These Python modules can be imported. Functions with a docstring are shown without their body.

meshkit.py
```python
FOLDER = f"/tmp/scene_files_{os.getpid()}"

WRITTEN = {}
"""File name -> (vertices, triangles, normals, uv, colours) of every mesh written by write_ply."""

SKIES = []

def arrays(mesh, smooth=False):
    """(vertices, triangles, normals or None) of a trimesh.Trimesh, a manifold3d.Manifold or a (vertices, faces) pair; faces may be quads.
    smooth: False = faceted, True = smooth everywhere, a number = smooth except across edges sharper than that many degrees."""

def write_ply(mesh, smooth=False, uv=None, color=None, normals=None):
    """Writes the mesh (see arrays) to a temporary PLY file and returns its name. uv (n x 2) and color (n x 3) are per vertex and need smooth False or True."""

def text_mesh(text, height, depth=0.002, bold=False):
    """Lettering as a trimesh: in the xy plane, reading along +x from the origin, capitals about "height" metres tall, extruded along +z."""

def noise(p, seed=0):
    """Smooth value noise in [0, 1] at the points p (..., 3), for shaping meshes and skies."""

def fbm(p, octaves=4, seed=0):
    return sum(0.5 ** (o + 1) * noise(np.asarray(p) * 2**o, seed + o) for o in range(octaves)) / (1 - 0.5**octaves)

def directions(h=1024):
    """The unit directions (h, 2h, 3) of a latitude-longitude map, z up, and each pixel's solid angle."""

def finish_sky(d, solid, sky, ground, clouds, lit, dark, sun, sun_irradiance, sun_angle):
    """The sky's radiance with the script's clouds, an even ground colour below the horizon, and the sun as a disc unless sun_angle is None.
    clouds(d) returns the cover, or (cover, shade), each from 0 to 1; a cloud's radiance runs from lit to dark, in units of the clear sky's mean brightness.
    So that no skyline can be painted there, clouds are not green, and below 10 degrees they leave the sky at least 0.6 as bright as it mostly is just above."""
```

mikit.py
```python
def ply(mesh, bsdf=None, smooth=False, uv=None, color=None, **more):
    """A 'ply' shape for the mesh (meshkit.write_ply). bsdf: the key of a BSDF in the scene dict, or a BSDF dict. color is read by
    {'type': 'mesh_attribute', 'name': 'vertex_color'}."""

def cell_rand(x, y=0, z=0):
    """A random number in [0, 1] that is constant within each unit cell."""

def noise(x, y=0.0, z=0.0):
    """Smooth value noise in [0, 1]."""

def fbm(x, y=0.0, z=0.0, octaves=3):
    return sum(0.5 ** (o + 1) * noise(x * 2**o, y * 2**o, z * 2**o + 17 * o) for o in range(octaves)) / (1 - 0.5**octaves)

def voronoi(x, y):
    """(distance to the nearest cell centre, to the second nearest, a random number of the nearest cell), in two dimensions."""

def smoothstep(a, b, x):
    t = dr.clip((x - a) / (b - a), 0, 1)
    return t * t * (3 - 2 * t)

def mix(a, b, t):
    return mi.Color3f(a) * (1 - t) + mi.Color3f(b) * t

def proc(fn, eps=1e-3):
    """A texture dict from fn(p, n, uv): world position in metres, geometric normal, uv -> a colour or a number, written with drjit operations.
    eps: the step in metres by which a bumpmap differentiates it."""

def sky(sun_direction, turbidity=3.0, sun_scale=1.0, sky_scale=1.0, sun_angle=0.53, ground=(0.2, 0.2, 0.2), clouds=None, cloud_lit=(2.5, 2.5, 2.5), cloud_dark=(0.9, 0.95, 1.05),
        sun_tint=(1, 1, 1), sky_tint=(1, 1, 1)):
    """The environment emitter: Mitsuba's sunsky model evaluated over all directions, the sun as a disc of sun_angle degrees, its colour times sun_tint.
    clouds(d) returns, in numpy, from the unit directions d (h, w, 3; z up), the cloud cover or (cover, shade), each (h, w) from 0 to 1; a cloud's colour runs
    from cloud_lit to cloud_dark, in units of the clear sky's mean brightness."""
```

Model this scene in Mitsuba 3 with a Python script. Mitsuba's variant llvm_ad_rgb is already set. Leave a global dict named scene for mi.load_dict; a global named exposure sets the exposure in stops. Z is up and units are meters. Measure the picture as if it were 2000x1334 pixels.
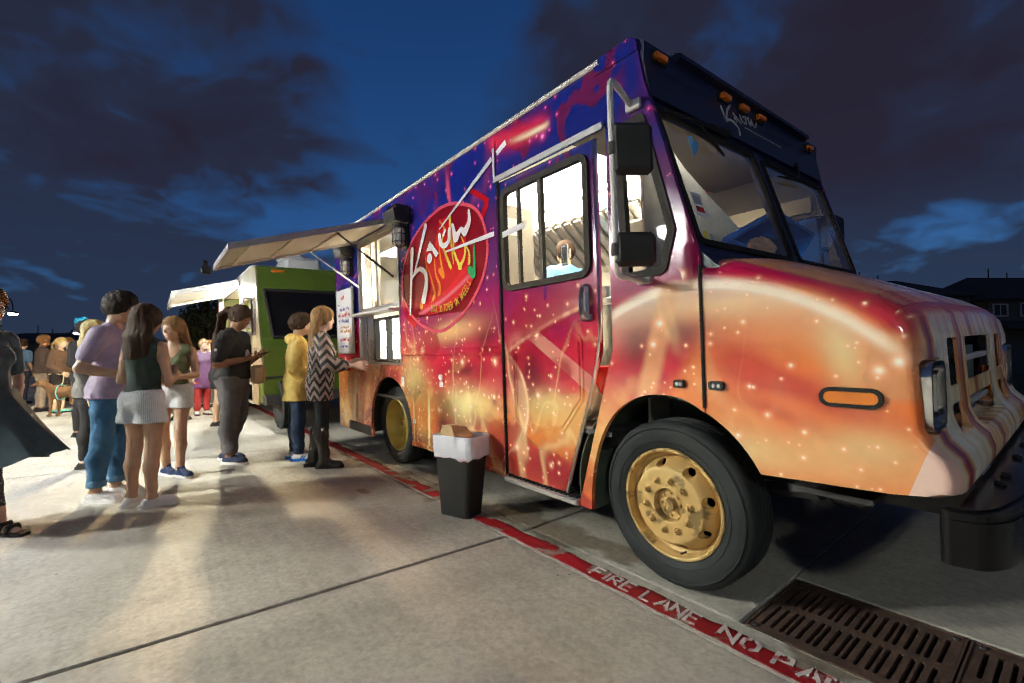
import math, random, numpy as np, trimesh, mitsuba as mi, drjit as dr, mikit, meshkit, manifold3d
from shapely.geometry import Polygon, LineString, Point, MultiPolygon, box as sbox
from shapely.ops import unary_union
from mikit import noise, fbm, voronoi, cell_rand, smoothstep, mix, proc
T = mi.ScalarTransform4f
scene, labels = {}, {}

# ---------------------------------------------------------------- camera
EYE = np.array([1.332, -2.142, 1.22])
VIEW = np.array([-0.78727, 0.61582, 0.03132])
scene['camera'] = {'type': 'perspective', 'fov': 96.107, 'fov_axis': 'x', 'near_clip': 0.05, 'far_clip': 3000.0,
                   'to_world': T().look_at(origin=EYE.tolist(), target=(EYE + VIEW).tolist(), up=[0, 0, 1])}

# ---------------------------------------------------------------- sky at late dusk
def clouds(d):
    fwd, rgt = np.array([-0.7876, 0.6162]), np.array([0.6162, 0.7876])
    a = np.degrees(np.arctan2(d[..., 0] * rgt[0] + d[..., 1] * rgt[1], d[..., 0] * fwd[0] + d[..., 1] * fwd[1]))
    e = np.degrees(np.arcsin(np.clip(d[..., 2], -1, 1)))
    g = lambda a0, e0, sa, se: np.exp(-((a - a0) / sa) ** 2 - ((e - e0) / se) ** 2)
    # a layer of stratocumulus at constant height, seen in perspective
    h = 1.0 / (np.maximum(d[..., 2], 0) + 0.22)
    q = np.stack([d[..., 0] * h * 1.5, d[..., 1] * h * 1.5, 0 * h + 3.3], -1)
    w, w2 = meshkit.fbm(q * 1.1 + 11.0, 4, seed=5), meshkit.fbm(q * 1.1 + 31.0, 4, seed=6)
    q2 = q + (np.stack([w, w2, w], -1) - 0.5) * 1.3
    f = 0.50 * meshkit.fbm(q2 * 1.5, 6, seed=21) + 0.50 * meshkit.fbm(q2 * 4.6 + 5, 6, seed=33)
    bias = (0.16 * (1 - np.exp(-(a / 58) ** 4)) + 0.14 * np.exp(-((e - 12) / 12) ** 2) + 0.22 * np.exp(-(e / 5) ** 2) + 0.11 * g(-40, 25, 20, 13) + 0.16 * g(-31, 26, 11, 10) + 0.16 * g(-42, 34, 14, 5) + 0.12 * g(-38, 11, 22, 4) - 0.20 * g(-9, 31, 11, 12) - 0.18 * g(-15, 15, 7, 7) + 0.24 * g(-1, 21, 7, 6)
            - 0.20 * g(-33, 16.5, 14, 2.5) - 0.20 * g(-28, 13.5, 9, 2) + 0.30 * g(34, 25, 18, 11) + 0.22 * g(12, 36, 12, 8) - 0.13 * g(43, 11.5, 8, 2.0) + 0.10 * g(36, 4, 20, 4))
    cover = np.clip((f + bias - 0.452) * 4.0, 0, 1)
    cover = 0.93 * cover ** 1.25
    shade = np.clip(0.34 + g(32, 25, 22, 13) * 0.70 + 0.38 * g(-32, 29, 15, 11) + 2.6 * (f - 0.53), 0, 1) * np.clip((e - 9.0) / 9.0, 0, 1)
    return cover, shade
scene['sky'] = mikit.sky([0.35, -0.93, 0.45], turbidity=2.5, sun_scale=0.0, sky_scale=1.42, clouds=clouds, cloud_lit=(0.23, 0.32, 0.63), cloud_dark=(0.225, 0.150, 0.225),
                         sky_tint=(0.30, 0.70, 1.35), ground=(0.1, 0.1, 0.1))
exposure = 0.0

# ---------------------------------------------------------------- helpers
def numbered(key):
    if key not in scene and key not in labels and not any(k.startswith(key + '__') for k in scene):
        return key
    i = 1
    while True:
        k = f'{key}_{i:03d}'
        if k not in scene and k not in labels and not any(x.startswith(k + '__') for x in scene):
            return k
        i += 1

def label(key, text=None, cat=None, group=None, kind=None):
    d = labels.setdefault(key, {})
    for a, b in (('label', text), ('category', cat), ('group', group), ('kind', kind)):
        if b: d[a] = b
    return key

def add(key, mesh, bsdf, smooth=30, M=None, text=None, cat=None, group=None, kind=None, emit=None, **more):
    """One entry of the scene; returns its key."""
    key = numbered(key)
    if isinstance(mesh, manifold3d.Manifold):
        mm = mesh.to_mesh(); mesh = trimesh.Trimesh(mm.vert_properties[:, :3], mm.tri_verts, process=False)
    if M is not None:
        v = np.asarray(mesh.vertices)
        mesh = trimesh.Trimesh(v @ M[:3, :3].T + (M[:3, 3] if M.shape == (4, 4) else 0), mesh.faces, process=False)
    if emit is not None:
        more['emitter'] = {'type': 'area', 'radiance': {'type': 'rgb', 'value': list(map(float, emit))}}
    scene[key] = mikit.ply(mesh, bsdf, smooth, **more)
    if text or cat or group or kind: label(key, text, cat, group, kind)
    return key

def cat_(*ms): return trimesh.util.concatenate([m for m in ms if m is not None])

def box(x0, x1, y0, y1, z0, z1, b=0.0):
    if b <= 0:
        m = trimesh.creation.box(extents=[x1 - x0, y1 - y0, z1 - z0]); m.apply_translation([(x0 + x1) / 2, (y0 + y1) / 2, (z0 + z1) / 2]); return m
    p = []
    for bx, by, bz in ((0, b, b), (b, 0, b), (b, b, 0)):
        for x in (x0 + bx, x1 - bx):
            for y in (y0 + by, y1 - by):
                for z in (z0 + bz, z1 - bz): p.append((x, y, z))
    return trimesh.convex.convex_hull(np.array(p))

def ext(poly, h):
    polys = [g for g in getattr(poly, 'geoms', [poly]) if g.area > 1e-8]
    return cat_(*[trimesh.creation.extrude_polygon(g, h, engine='earcut') for g in polys])

def ext_xz(poly, y0, y1):
    m = ext(poly, y1 - y0); v = np.asarray(m.vertices)
    return trimesh.Trimesh(np.stack([v[:, 0], y0 + v[:, 2], v[:, 1]], 1), m.faces[:, ::-1], process=False)

def ext_yz(poly, x0, x1):
    m = ext(poly, x1 - x0); v = np.asarray(m.vertices)
    return trimesh.Trimesh(np.stack([x0 + v[:, 2], v[:, 0], v[:, 1]], 1), m.faces, process=False)

def ext_xy(poly, z0, z1):
    m = ext(poly, z1 - z0); m.apply_translation([0, 0, z0]); return m

def rrect(x0, x1, y0, y1, r, n=6):
    return sbox(x0 + r, y0 + r, x1 - r, y1 - r).buffer(r, quad_segs=n) if r > 0 else sbox(x0, y0, x1, y1)

def rpoly(pts, r):
    return Polygon(pts).buffer(-r).buffer(r, quad_segs=6)

def tube(path, r, n=8, caps=True):
    p = np.asarray(path, float); r = np.broadcast_to(np.asarray(r, float), (len(p),))
    t = np.gradient(p, axis=0); t /= np.linalg.norm(t, axis=1, keepdims=True) + 1e-12
    a = np.cross(t[0], [0, 0, 1.0] if abs(t[0][2]) < 0.9 else [1.0, 0, 0]); a /= np.linalg.norm(a)
    rings = []
    for i in range(len(p)):
        a = a - t[i] * (a @ t[i]); a /= np.linalg.norm(a); b = np.cross(t[i], a)
        ang = np.arange(n) * 2 * np.pi / n
        rings.append(p[i] + r[i] * (np.cos(ang)[:, None] * a + np.sin(ang)[:, None] * b))
    v = np.vstack(rings); f = []
    for i in range(len(p) - 1):
        for j in range(n):
            q = (i * n + j, i * n + (j + 1) % n, (i + 1) * n + (j + 1) % n, (i + 1) * n + j)
            f += [(q[0], q[1], q[2]), (q[0], q[2], q[3])]
    if caps:
        v = np.vstack([v, p[:1], p[-1:]]); k = len(p) * n
        f += [(k, (j + 1) % n, j) for j in range(n)] + [(k + 1, (len(p) - 1) * n + j, (len(p) - 1) * n + (j + 1) % n) for j in range(n)]
    return trimesh.Trimesh(v, f, process=False)

def bend(pts, r, n=5):
    """A polyline with its corners rounded."""
    pts = [np.array(p, float) for p in pts]; out = [pts[0]]
    for a, b, c in zip(pts, pts[1:], pts[2:]):
        u, w = (a - b) / np.linalg.norm(a - b), (c - b) / np.linalg.norm(c - b)
        k = min(r, np.linalg.norm(a - b) * .49, np.linalg.norm(c - b) * .49)
        for s in np.linspace(0, 1, n): out.append((1 - s) ** 2 * (b + u * k) + 2 * s * (1 - s) * b + s * s * (b + w * k))
    out.append(pts[-1]); return np.array(out)

def lathe(profile, n=40, center=(0, 0, 0), axis='z', closed=False):
    """Profile of (radius, height) turned about an axis."""
    pr = np.asarray(profile, float); m = len(pr); ang = np.arange(n) * 2 * np.pi / n
    v = np.stack([np.outer(np.cos(ang), pr[:, 0]), np.outer(np.sin(ang), pr[:, 0]), np.tile(pr[:, 1], (n, 1))], -1).reshape(-1, 3)
    f = []
    for i in range(n):
        j = (i + 1) % n
        for k in range(m if closed else m - 1):
            l = (k + 1) % m
            f += [(i * m + k, j * m + k, j * m + l), (i * m + k, j * m + l, i * m + l)]
    if axis == 'y': v = np.stack([v[:, 0], v[:, 2], v[:, 1]], 1); f = [q[::-1] for q in f]
    if axis == 'x': v = np.stack([v[:, 2], v[:, 0], v[:, 1]], 1)
    t = trimesh.Trimesh(v + np.asarray(center), f, process=False)
    if closed:
        if t.volume < 0: t.invert()
    return t

def mani(m):
    m = trimesh.Trimesh(m.vertices, m.faces, process=True); m.merge_vertices()
    return manifold3d.Manifold(manifold3d.Mesh(np.asarray(m.vertices, np.float32), np.asarray(m.faces, np.uint32)))

def stroke(pts, w0, w1=None):
    """A pen stroke as a polygon whose width runs from w0 to w1."""
    w1 = w0 if w1 is None else w1
    p = np.array(pts, float); q = [p[0]]
    for i in range(len(p) - 1):      # Catmull-Rom through the points
        a, b, c, d = p[max(i - 1, 0)], p[i], p[i + 1], p[min(i + 2, len(p) - 1)]
        for s in np.linspace(0, 1, 9)[1:]:
            q.append(0.5 * (2 * b + (c - a) * s + (2 * a - 5 * b + 4 * c - d) * s ** 2 + (3 * b - a - 3 * c + d) * s ** 3))
    q = np.array(q); w = np.linspace(w0, w1, len(q))
    return unary_union([Point(*q[i]).buffer(w[i] / 2, quad_segs=4).union(Point(*q[i + 1]).buffer(w[i + 1] / 2, quad_segs=4)).convex_hull for i in range(len(q) - 1)])

GL = {'A': [[(0, 0), (.35, 1), (.7, 0)], [(.15, .38), (.55, .38)]], 'B': [[(0, 0), (0, 1), (.45, .95), (.5, .75), (.35, .55), (0, .52)], [(.3, .53), (.55, .4), (.5, .08), (0, 0)]], 'C': [[(.6, .85), (.3, 1), (0, .6), (.1, .1), (.35, 0), (.6, .15)]],
      'D': [[(0, 0), (0, 1), (.4, .9), (.6, .5), (.4, .1), (0, 0)]], 'E': [[(.55, 1), (0, 1), (0, 0), (.55, 0)], [(0, .52), (.45, .52)]], 'F': [[(.55, 1), (0, 1), (0, 0)], [(0, .52), (.45, .52)]],
      'G': [[(.6, .85), (.3, 1), (0, .6), (.1, .1), (.35, 0), (.6, .15), (.6, .45), (.35, .45)]], 'H': [[(0, 0), (0, 1)], [(.6, 0), (.6, 1)], [(0, .5), (.6, .5)]], 'I': [[(.1, 0), (.1, 1)]], 'K': [[(0, 0), (0, 1)], [(.55, 1), (0, .45)], [(.15, .58), (.58, 0)]],
      'L': [[(0, 1), (0, 0), (.5, 0)]], 'M': [[(0, 0), (.05, 1), (.4, .3), (.75, 1), (.8, 0)]], 'N': [[(0, 0), (0, 1), (.6, 0), (.6, 1)]], 'O': [[(.3, 1), (.03, .75), (.03, .25), (.3, 0), (.57, .25), (.57, .75), (.3, 1)]],
      'P': [[(0, 0), (0, 1), (.5, .95), (.52, .55), (0, .48)]], 'R': [[(0, 0), (0, 1), (.5, .95), (.5, .58), (0, .5)], [(.22, .5), (.58, 0)]], 'S': [[(.55, .88), (.28, 1), (.03, .78), (.3, .52), (.55, .25), (.28, 0), (0, .12)]], 'T': [[(.3, 0), (.3, 1)], [(0, 1), (.6, 1)]],
      'U': [[(0, 1), (0, .25), (.3, 0), (.57, .25), (.57, 1)]], 'W': [[(0, 1), (.2, 0), (.42, .7), (.64, 0), (.85, 1)]], 'Y': [[(0, 1), (.3, .5), (.6, 1)], [(.3, .5), (.3, 0)]]}
def glyph(c, h, w, stencil=False):
    """One capital letter as a polygon, height h, pen width w."""
    ps = [LineString(l).buffer(w / h / 2, cap_style=2, join_style=2) for l in GL[c]]
    g = unary_union(ps)
    if stencil and c in 'AOPRND':
        x = {'A': .35, 'O': .3, 'P': .26, 'R': .25, 'N': .3, 'D': .3}[c]
        g = g.difference(sbox(x - .05, .5 if c in 'PR' else -.1, x + .05, 1.2)) if c != 'N' else g.difference(LineString([(.02, .0), (.02, .14)]).buffer(.08))
    from shapely import affinity
    return affinity.scale(g, h, h, origin=(0, 0))

# ---------------------------------------------------------------- materials
def rgb(*c): return {'type': 'rgb', 'value': list(c)}
def shade(c, k): return tuple(float(a) * float(k) for a in c)
def prin(key, color, rough=0.5, two=True, **k):
    b = {'type': 'principled', 'base_color': rgb(*color) if isinstance(color, (tuple, list)) else color, 'roughness': rough, **k}
    scene[key] = {'type': 'twosided', 'b': b} if two else b
    return key
ROLL = math.radians(2.453)                                 # the truck leans to the kerb with the road's crossfall
RC, RS = math.cos(ROLL), math.sin(ROLL)
TRUCK = np.array([[1, 0, 0], [0, RC, -RS], [0, RS, RC]])
def truck_xyz(p): return p.x, RC * p.y + RS * p.z, RC * p.z - RS * p.y

prin('mat_black_rubber', (0.010, 0.010, 0.010), 0.75, specular=0.2)
prin('mat_black_plastic', (0.012, 0.013, 0.013), 0.5, specular=0.25)
prin('mat_black_gloss', (0.004, 0.004, 0.005), 0.20, specular=0.25)
prin('mat_dark_steel', (0.03, 0.03, 0.032), 0.5, metallic=0.4)
prin('mat_chrome', (0.75, 0.75, 0.75), 0.12, metallic=1.0)
prin('mat_white_metal', (0.50, 0.50, 0.49), 0.5)
prin('mat_white_print', (0.74, 0.74, 0.72), 0.35)
prin('mat_grey_print', (0.30, 0.30, 0.32), 0.35)
prin('mat_aluminium', proc(lambda p, n, uv: mix((0.42, 0.41, 0.39), (0.62, 0.61, 0.58), fbm(p.x * 3, p.y * 3, p.z * 9, 3))), 0.38, metallic=0.75)
prin('mat_steel', proc(lambda p, n, uv: mix((0.50, 0.50, 0.50), (0.68, 0.68, 0.67), fbm(p.x * 60, p.y * 4, p.z * 4, 3))), 0.25, metallic=1.0)
prin('mat_interior_white', (0.72, 0.70, 0.64), 0.6)
prin('mat_cream', proc(lambda p, n, uv: mix((0.50, 0.46, 0.36), (0.60, 0.56, 0.45), fbm(p.x * 18, p.y * 18, p.z * 18, 4))), 0.6)
prin('mat_amber', (0.62, 0.15, 0.005), 0.2, clearcoat=0.8)
prin('mat_navy', (0.006, 0.009, 0.032), 0.3, clearcoat=0.3)
prin('mat_grille', proc(lambda p, n, uv: mix((0.40, 0.33, 0.20), (0.50, 0.42, 0.27), fbm(p.x * 9, p.y * 9, p.z * 3, 3))), 0.3, clearcoat=0.3)
scene['mat_pane'] = {'type': 'thindielectric', 'int_ior': 1.5}
scene['mat_tinted_pane'] = {'type': 'thindielectric', 'int_ior': 1.5, 'specular_transmittance': rgb(0.35, 0.42, 0.5)}

# printed vinyl wrap of the truck: fire and deep space, in the truck's own metres
def gz(x, z, x0, z0, sx, sz, tilt=0.0):
    dx, dz = x - x0, z - z0
    if tilt: c, s = math.cos(tilt), math.sin(tilt); dx, dz = c * dx + s * dz, c * dz - s * dx
    return dr.exp(-dr.square(dx / sx) - dr.square(dz / sz))
def circle3(a, b, c):
    A = np.array([[b[0] - a[0], b[1] - a[1]], [c[0] - a[0], c[1] - a[1]]]) * 2
    o = np.linalg.solve(A, [b[0] ** 2 + b[1] ** 2 - a[0] ** 2 - a[1] ** 2, c[0] ** 2 + c[1] ** 2 - a[0] ** 2 - a[1] ** 2])
    return float(o[0]), float(o[1]), float(np.hypot(*(np.array(a) - o)))
ARC1, ARC2, ARC3 = circle3((-.36, 1.47), (.14, 1.57), (.78, 1.33)), circle3((-1.34, 1.28), (-.99, 1.42), (-.61, 1.53)), circle3((-1.43, 1.24), (-1.19, .84), (-1.41, .49))
BLUE, PURPLE, MAGENTA, CRIMSON, ORANGE, PEACH, YELLOW, MAROON = (.003, .009, .115), (.070, .006, .080), (.21, .006, .066), (.44, .011, .034), (.68, .15, .035), (.80, .36, .15), (.74, .52, .19), (.085, .006, .018)
def wrap(p, n, uv):
    x, y, z = truck_xyz(p)
    n1 = fbm(x * 0.9, z * 1.1, 3.1, 3)
    n2, n3 = fbm(x * 2.3, z * 1.7, 7.7, 4), fbm(x * 5 + n1 * 3, z * 2.2, 1.2, 3)
    hood, rear = smoothstep(-.15, .45, x), smoothstep(-3.0, -3.5, x)
    t = z + 0.50 * (n1 - .5) + 0.30 * (n2 - .5) + .10 * (n3 - .5)
    t = t - 0.70 * hood * smoothstep(1.72, 1.42, z)
    c = mix(ORANGE, CRIMSON, smoothstep(.86, 1.10, t))
    c = mix(c, MAGENTA, smoothstep(1.32, 1.62, t))
    c = mix(c, PURPLE, smoothstep(1.76, 2.06, t) * (1 - rear * .6))
    tb = z + 0.34 * (n2 - .5) + 0.10 * (n3 - .5)
    c = mix(c, BLUE, smoothstep(2.25, 2.40, tb + 0.62 * rear))
    c = mix(c, (.055, .005, .055), smoothstep(.48, .62, fbm(x * 1.7 + 2, z * 2.2, 9.4, 4)) * smoothstep(2.1, 2.3, z) * .75)
    # clouds of flame and smoke
    c = mix(c, YELLOW, dr.clip(.95 * gz(x, z, -1.95, .80, .40, .16) + .85 * gz(x, z, -3.0, .98, .28, .22) + .55 * gz(x, z, -1.02, .90, .20, .10) + .6 * gz(x, z, -3.9, 1.05, .4, .12), 0, 1) * (.55 + 1.0 * (n2 - .2)))
    c = mix(c, MAROON, dr.clip(.95 * gz(x, z, -2.38, .56, .16, .20) + .95 * gz(x, z, -1.14, 1.10, .20, .26) + .8 * gz(x, z, -.95, .46, .42, .12) + .85 * gz(x, z, .03, 1.36, .16, .13) + .9 * gz(x, z, -.24, 1.30, .12, .18) + .85 * gz(x, z, -1.68, 1.38, .16, .14) + .85 * gz(x, z, -2.7, .40, .5, .08) + .85 * gz(x, z, -2.0, 1.10, .40, .09), 0, 1) * (.7 + .6 * n2))
    c = mix(c, PEACH, dr.clip(.95 * gz(x, z, -2.2, 1.44, .42, .09, .1) + .8 * gz(x, z, .60, .80, .5, .12) + .55 * gz(x, z, -.5, .78, .18, .25) + .9 * gz(x, z, .22, 1.46, .42, .07), 0, 1))
    # the hood: a red heart of the fire, a cream tongue, a flat cut-off peach field at its front
    c = mix(c, (.42, .022, .022), dr.clip(.9 * gz(x, z, .33, 1.20, .17, .12, -.5) + .95 * gz(x, z, .54, 1.10, .24, .065, -.25) + .6 * gz(x, z, .48, .98, .20, .04, -.3) + .55 * gz(x, z, .74, 1.00, .14, .05, -.2), 0, 1) * (.55 + .9 * (n2 - .1)))
    c = mix(c, (.78, .50, .24), dr.clip(.9 * gz(x, z, .72, 1.24, .07, .16, .25) + .6 * gz(x, z, .80, .88, .16, .07) + .7 * gz(x, z, .30, .80, .20, .07), 0, 1))
    flat = smoothstep(.0, .006, x - (.775 + .10 * dr.abs(fbm(z * 5.5, 1.3, .4, 3) - .5) * 3 - .20 * gz(0 * z, z, 0, 1.19, 1, .07) * 0)) * smoothstep(1.04, 1.08, z) * smoothstep(1.36, 1.28, z)
    c = mix(c, (.60, .235, .10), flat * .85)
    c = mix(c, (.74, .50, .42), smoothstep(.0, .004, (x - .905) - .35 * (z - .74)) * smoothstep(.93, .925, z) * smoothstep(.70, .72, z) * hood * .9)
    # planet rims: a bright limb with a glow inside it
    for (cx, cz, R), w, side, gl, col, gate in ((ARC1, .024, 1, .12, (.96, .72, .52), smoothstep(-.48, -.36, x) * smoothstep(1.15, 1.3, z)), (ARC2, .013, -1, .06, (.85, .45, .30), smoothstep(-1.5, -1.3, x) * smoothstep(-.5, -.62, x)), (ARC3, .012, 1, .10, (.90, .50, .28), smoothstep(-1.46, -1.36, x) * smoothstep(.40, .6, z))):
        d = dr.sqrt(dr.square(x - cx) + dr.square(z - cz)) - R
        inner = dr.select(d * side < 0, dr.exp(-dr.abs(d) / gl) * .62, 0) * smoothstep(1.05, .30, x)
        c = mix(c, col, dr.clip(dr.exp(-dr.square(d / w)) * .95 + inner, 0, 1) * gate)
    c = mix(c, (.34, .006, .045), smoothstep(.0, .05, dr.sqrt(dr.square(x - ARC1[0]) + dr.square(z - ARC1[1])) - ARC1[2] - .02) * smoothstep(.1, .2, x) * smoothstep(1.25, 1.33, z) * .85)
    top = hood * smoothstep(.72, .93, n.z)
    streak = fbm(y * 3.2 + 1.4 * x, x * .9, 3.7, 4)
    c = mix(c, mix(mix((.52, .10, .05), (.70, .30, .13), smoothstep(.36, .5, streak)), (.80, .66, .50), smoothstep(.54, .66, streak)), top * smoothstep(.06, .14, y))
    # rays of light
    for x0, z0, z1, w, s, a in ((-2.18, .38, .98, .022, .03, 1.0), (-1.90, .44, .92, .024, -.06, .75), (-2.68, .28, .86, .020, .02, .85), (-3.0, .34, .80, .016, .0, .6), (-4.75, .35, 1.05, .05, .12, .6)):
        xx = x0 + s * (z - z0) / (z1 - z0) + .03 * (n3 - .5)
        c = mix(c, (.95, .82, .42), dr.exp(-dr.square((x - xx) / w)) * smoothstep(z0 - .05, z0 + .1, z) * smoothstep(z1 + .05, z1 - .15, z) * a)
    dd = (z - 1.36) + .62 * (x + 1.10)
    c = mix(c, (.70, .30, .22), smoothstep(.065, .055, dr.abs(dd)) * smoothstep(-1.2, -1.05, x) * smoothstep(-.5, -.6, x) * smoothstep(1.5, 1.4, z) * .55)
    dd = (x + .10) - .30 * (z - 1.28)
    c = mix(c, (.74, .30, .14), smoothstep(.085, .03, dr.abs(dd)) * smoothstep(.95, 1.05, z) * smoothstep(1.62, 1.55, z) * .7)
    # dark tongues in the blue, hard-edged violet splinters, strands of flame, blots of deep red
    hot = smoothstep(.034, .022, dr.abs(n2 + .25 * (n3 - .5) - .47)) * smoothstep(2.2, 2.4, z) * smoothstep(-3.2, -2.4, x) * smoothstep(-.2, -.35, x)
    c = mix(c, (.085, .004, .03), hot * .85)
    c = mix(c, (.030, .010, .17), smoothstep(.50, .512, fbm(x * 3.1 + 4, z * 2.6, 8.8, 4) - .6 * dr.abs(z - 1.58) - .22 * dr.abs(x + 1.15)) * smoothstep(-1.46, -1.44, x) * smoothstep(-.5, -.6, x))
    blot = fbm(x * 1.9 + 9, z * 2.3, 4.1, 5)
    c = mix(c, (.24, .006, .022), smoothstep(.54, .62, blot) * smoothstep(1.9, 1.4, z) * .75 * (1 - .6 * hood))
    c = mix(c, (.90, .48, .15), smoothstep(.44, .36, blot) * smoothstep(1.3, .9, z) * .38 * (1 - hood))
    strand = dr.exp(-dr.square((fbm(x * 1.5 + .4 * z, z * .7, 5.9, 4) - .5) / .016)) + .6 * dr.exp(-dr.square((fbm(x * 2.3 - .5 * z, z * .9 + 3, 2.9, 4) - .52) / .010))
    c = mix(c, (.98, .62, .30), dr.clip(strand, 0, 1) * smoothstep(1.75, 1.1, z) * .42 * (1 - .85 * hood))
    c = mix(c, YELLOW, dr.clip(1.0 * gz(x, z, -1.98, .78, .30, .14) + .30 * gz(x, z, -1.02, .90, .18, .09) + .6 * gz(x, z, -2.98, .95, .18, .16), 0, 1) * smoothstep(.30, .62, n2 + .25 * (n3 - .5) + .08))
    # the comet of flame under the roof
    dd = (z - 2.79) + .12 * (x + 1.2) - .25 * dr.square(x + 1.15)
    c = mix(c, (.62, .02, .05), dr.exp(-dr.square(dd / .07)) * smoothstep(-1.62, -1.45, x) * smoothstep(-.8, -1.0, x))
    c = mix(c, (.95, .62, .42), dr.exp(-dr.square((dd + .02) / .020)) * smoothstep(-1.35, -1.1, x) * smoothstep(-.84, -.92, x))
    # flames licking round the emblem
    lick = dr.exp(-dr.square((fbm(x * 2.6 + 2 * n1, z * 1.1, 6.6, 3) - .5) / .035)) * gz(x, z, -2.05, 2.66, .35, .16)
    c = mix(c, (.60, .06, .10), dr.clip(lick * 1.3, 0, 1))
    # the stretched print over the nose: stripes across its front
    st = fbm(y * 9.0 + z * .4, 1.7, 2.2, 4)
    stripes = mix(mix((.16, .02, .03), (.46, .20, .10), smoothstep(.34, .5, st)), mix((.62, .42, .20), (.66, .62, .50), smoothstep(.55, .7, st)), smoothstep(.46, .58, st))
    c = mix(c, stripes, smoothstep(.90, .955, x) * smoothstep(.03, .10, y))
    # sparks, each with a soft halo
    for sc, th, r, a in ((4.6, .62, .066, 1.0), (10.5, .53, .066, .95), (17.0, .80, .09, .8)):
        d, d2, k = voronoi(x * sc, z * sc)
        on = dr.select(k > th + .20 * smoothstep(2.15, 2.35, z) + .30 * smoothstep(.52, .40, n2), 1.0, 0.0) * a * (1 - smoothstep(.90, .94, x))
        rr = r * (.5 + .9 * (k - th) / (1 - th))
        c = mix(c, mix((.85, .05, .30), (1.0, .40, .22), smoothstep(2.3, 1.6, z)), dr.exp(-dr.square(d / (rr * 1.9))) * on * .65)
        c = mix(c, mix((1.0, .35, .60), (1.0, .85, .66), smoothstep(2.3, 1.6, z)), dr.exp(-dr.square(d / (rr * .8))) * on)
    return c * (.94 + .06 * fbm(x * 30, y * 30, z * 30, 2))
prin('mat_wrap', proc(wrap), 0.16, clearcoat=0.0, specular=0.45)

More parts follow.
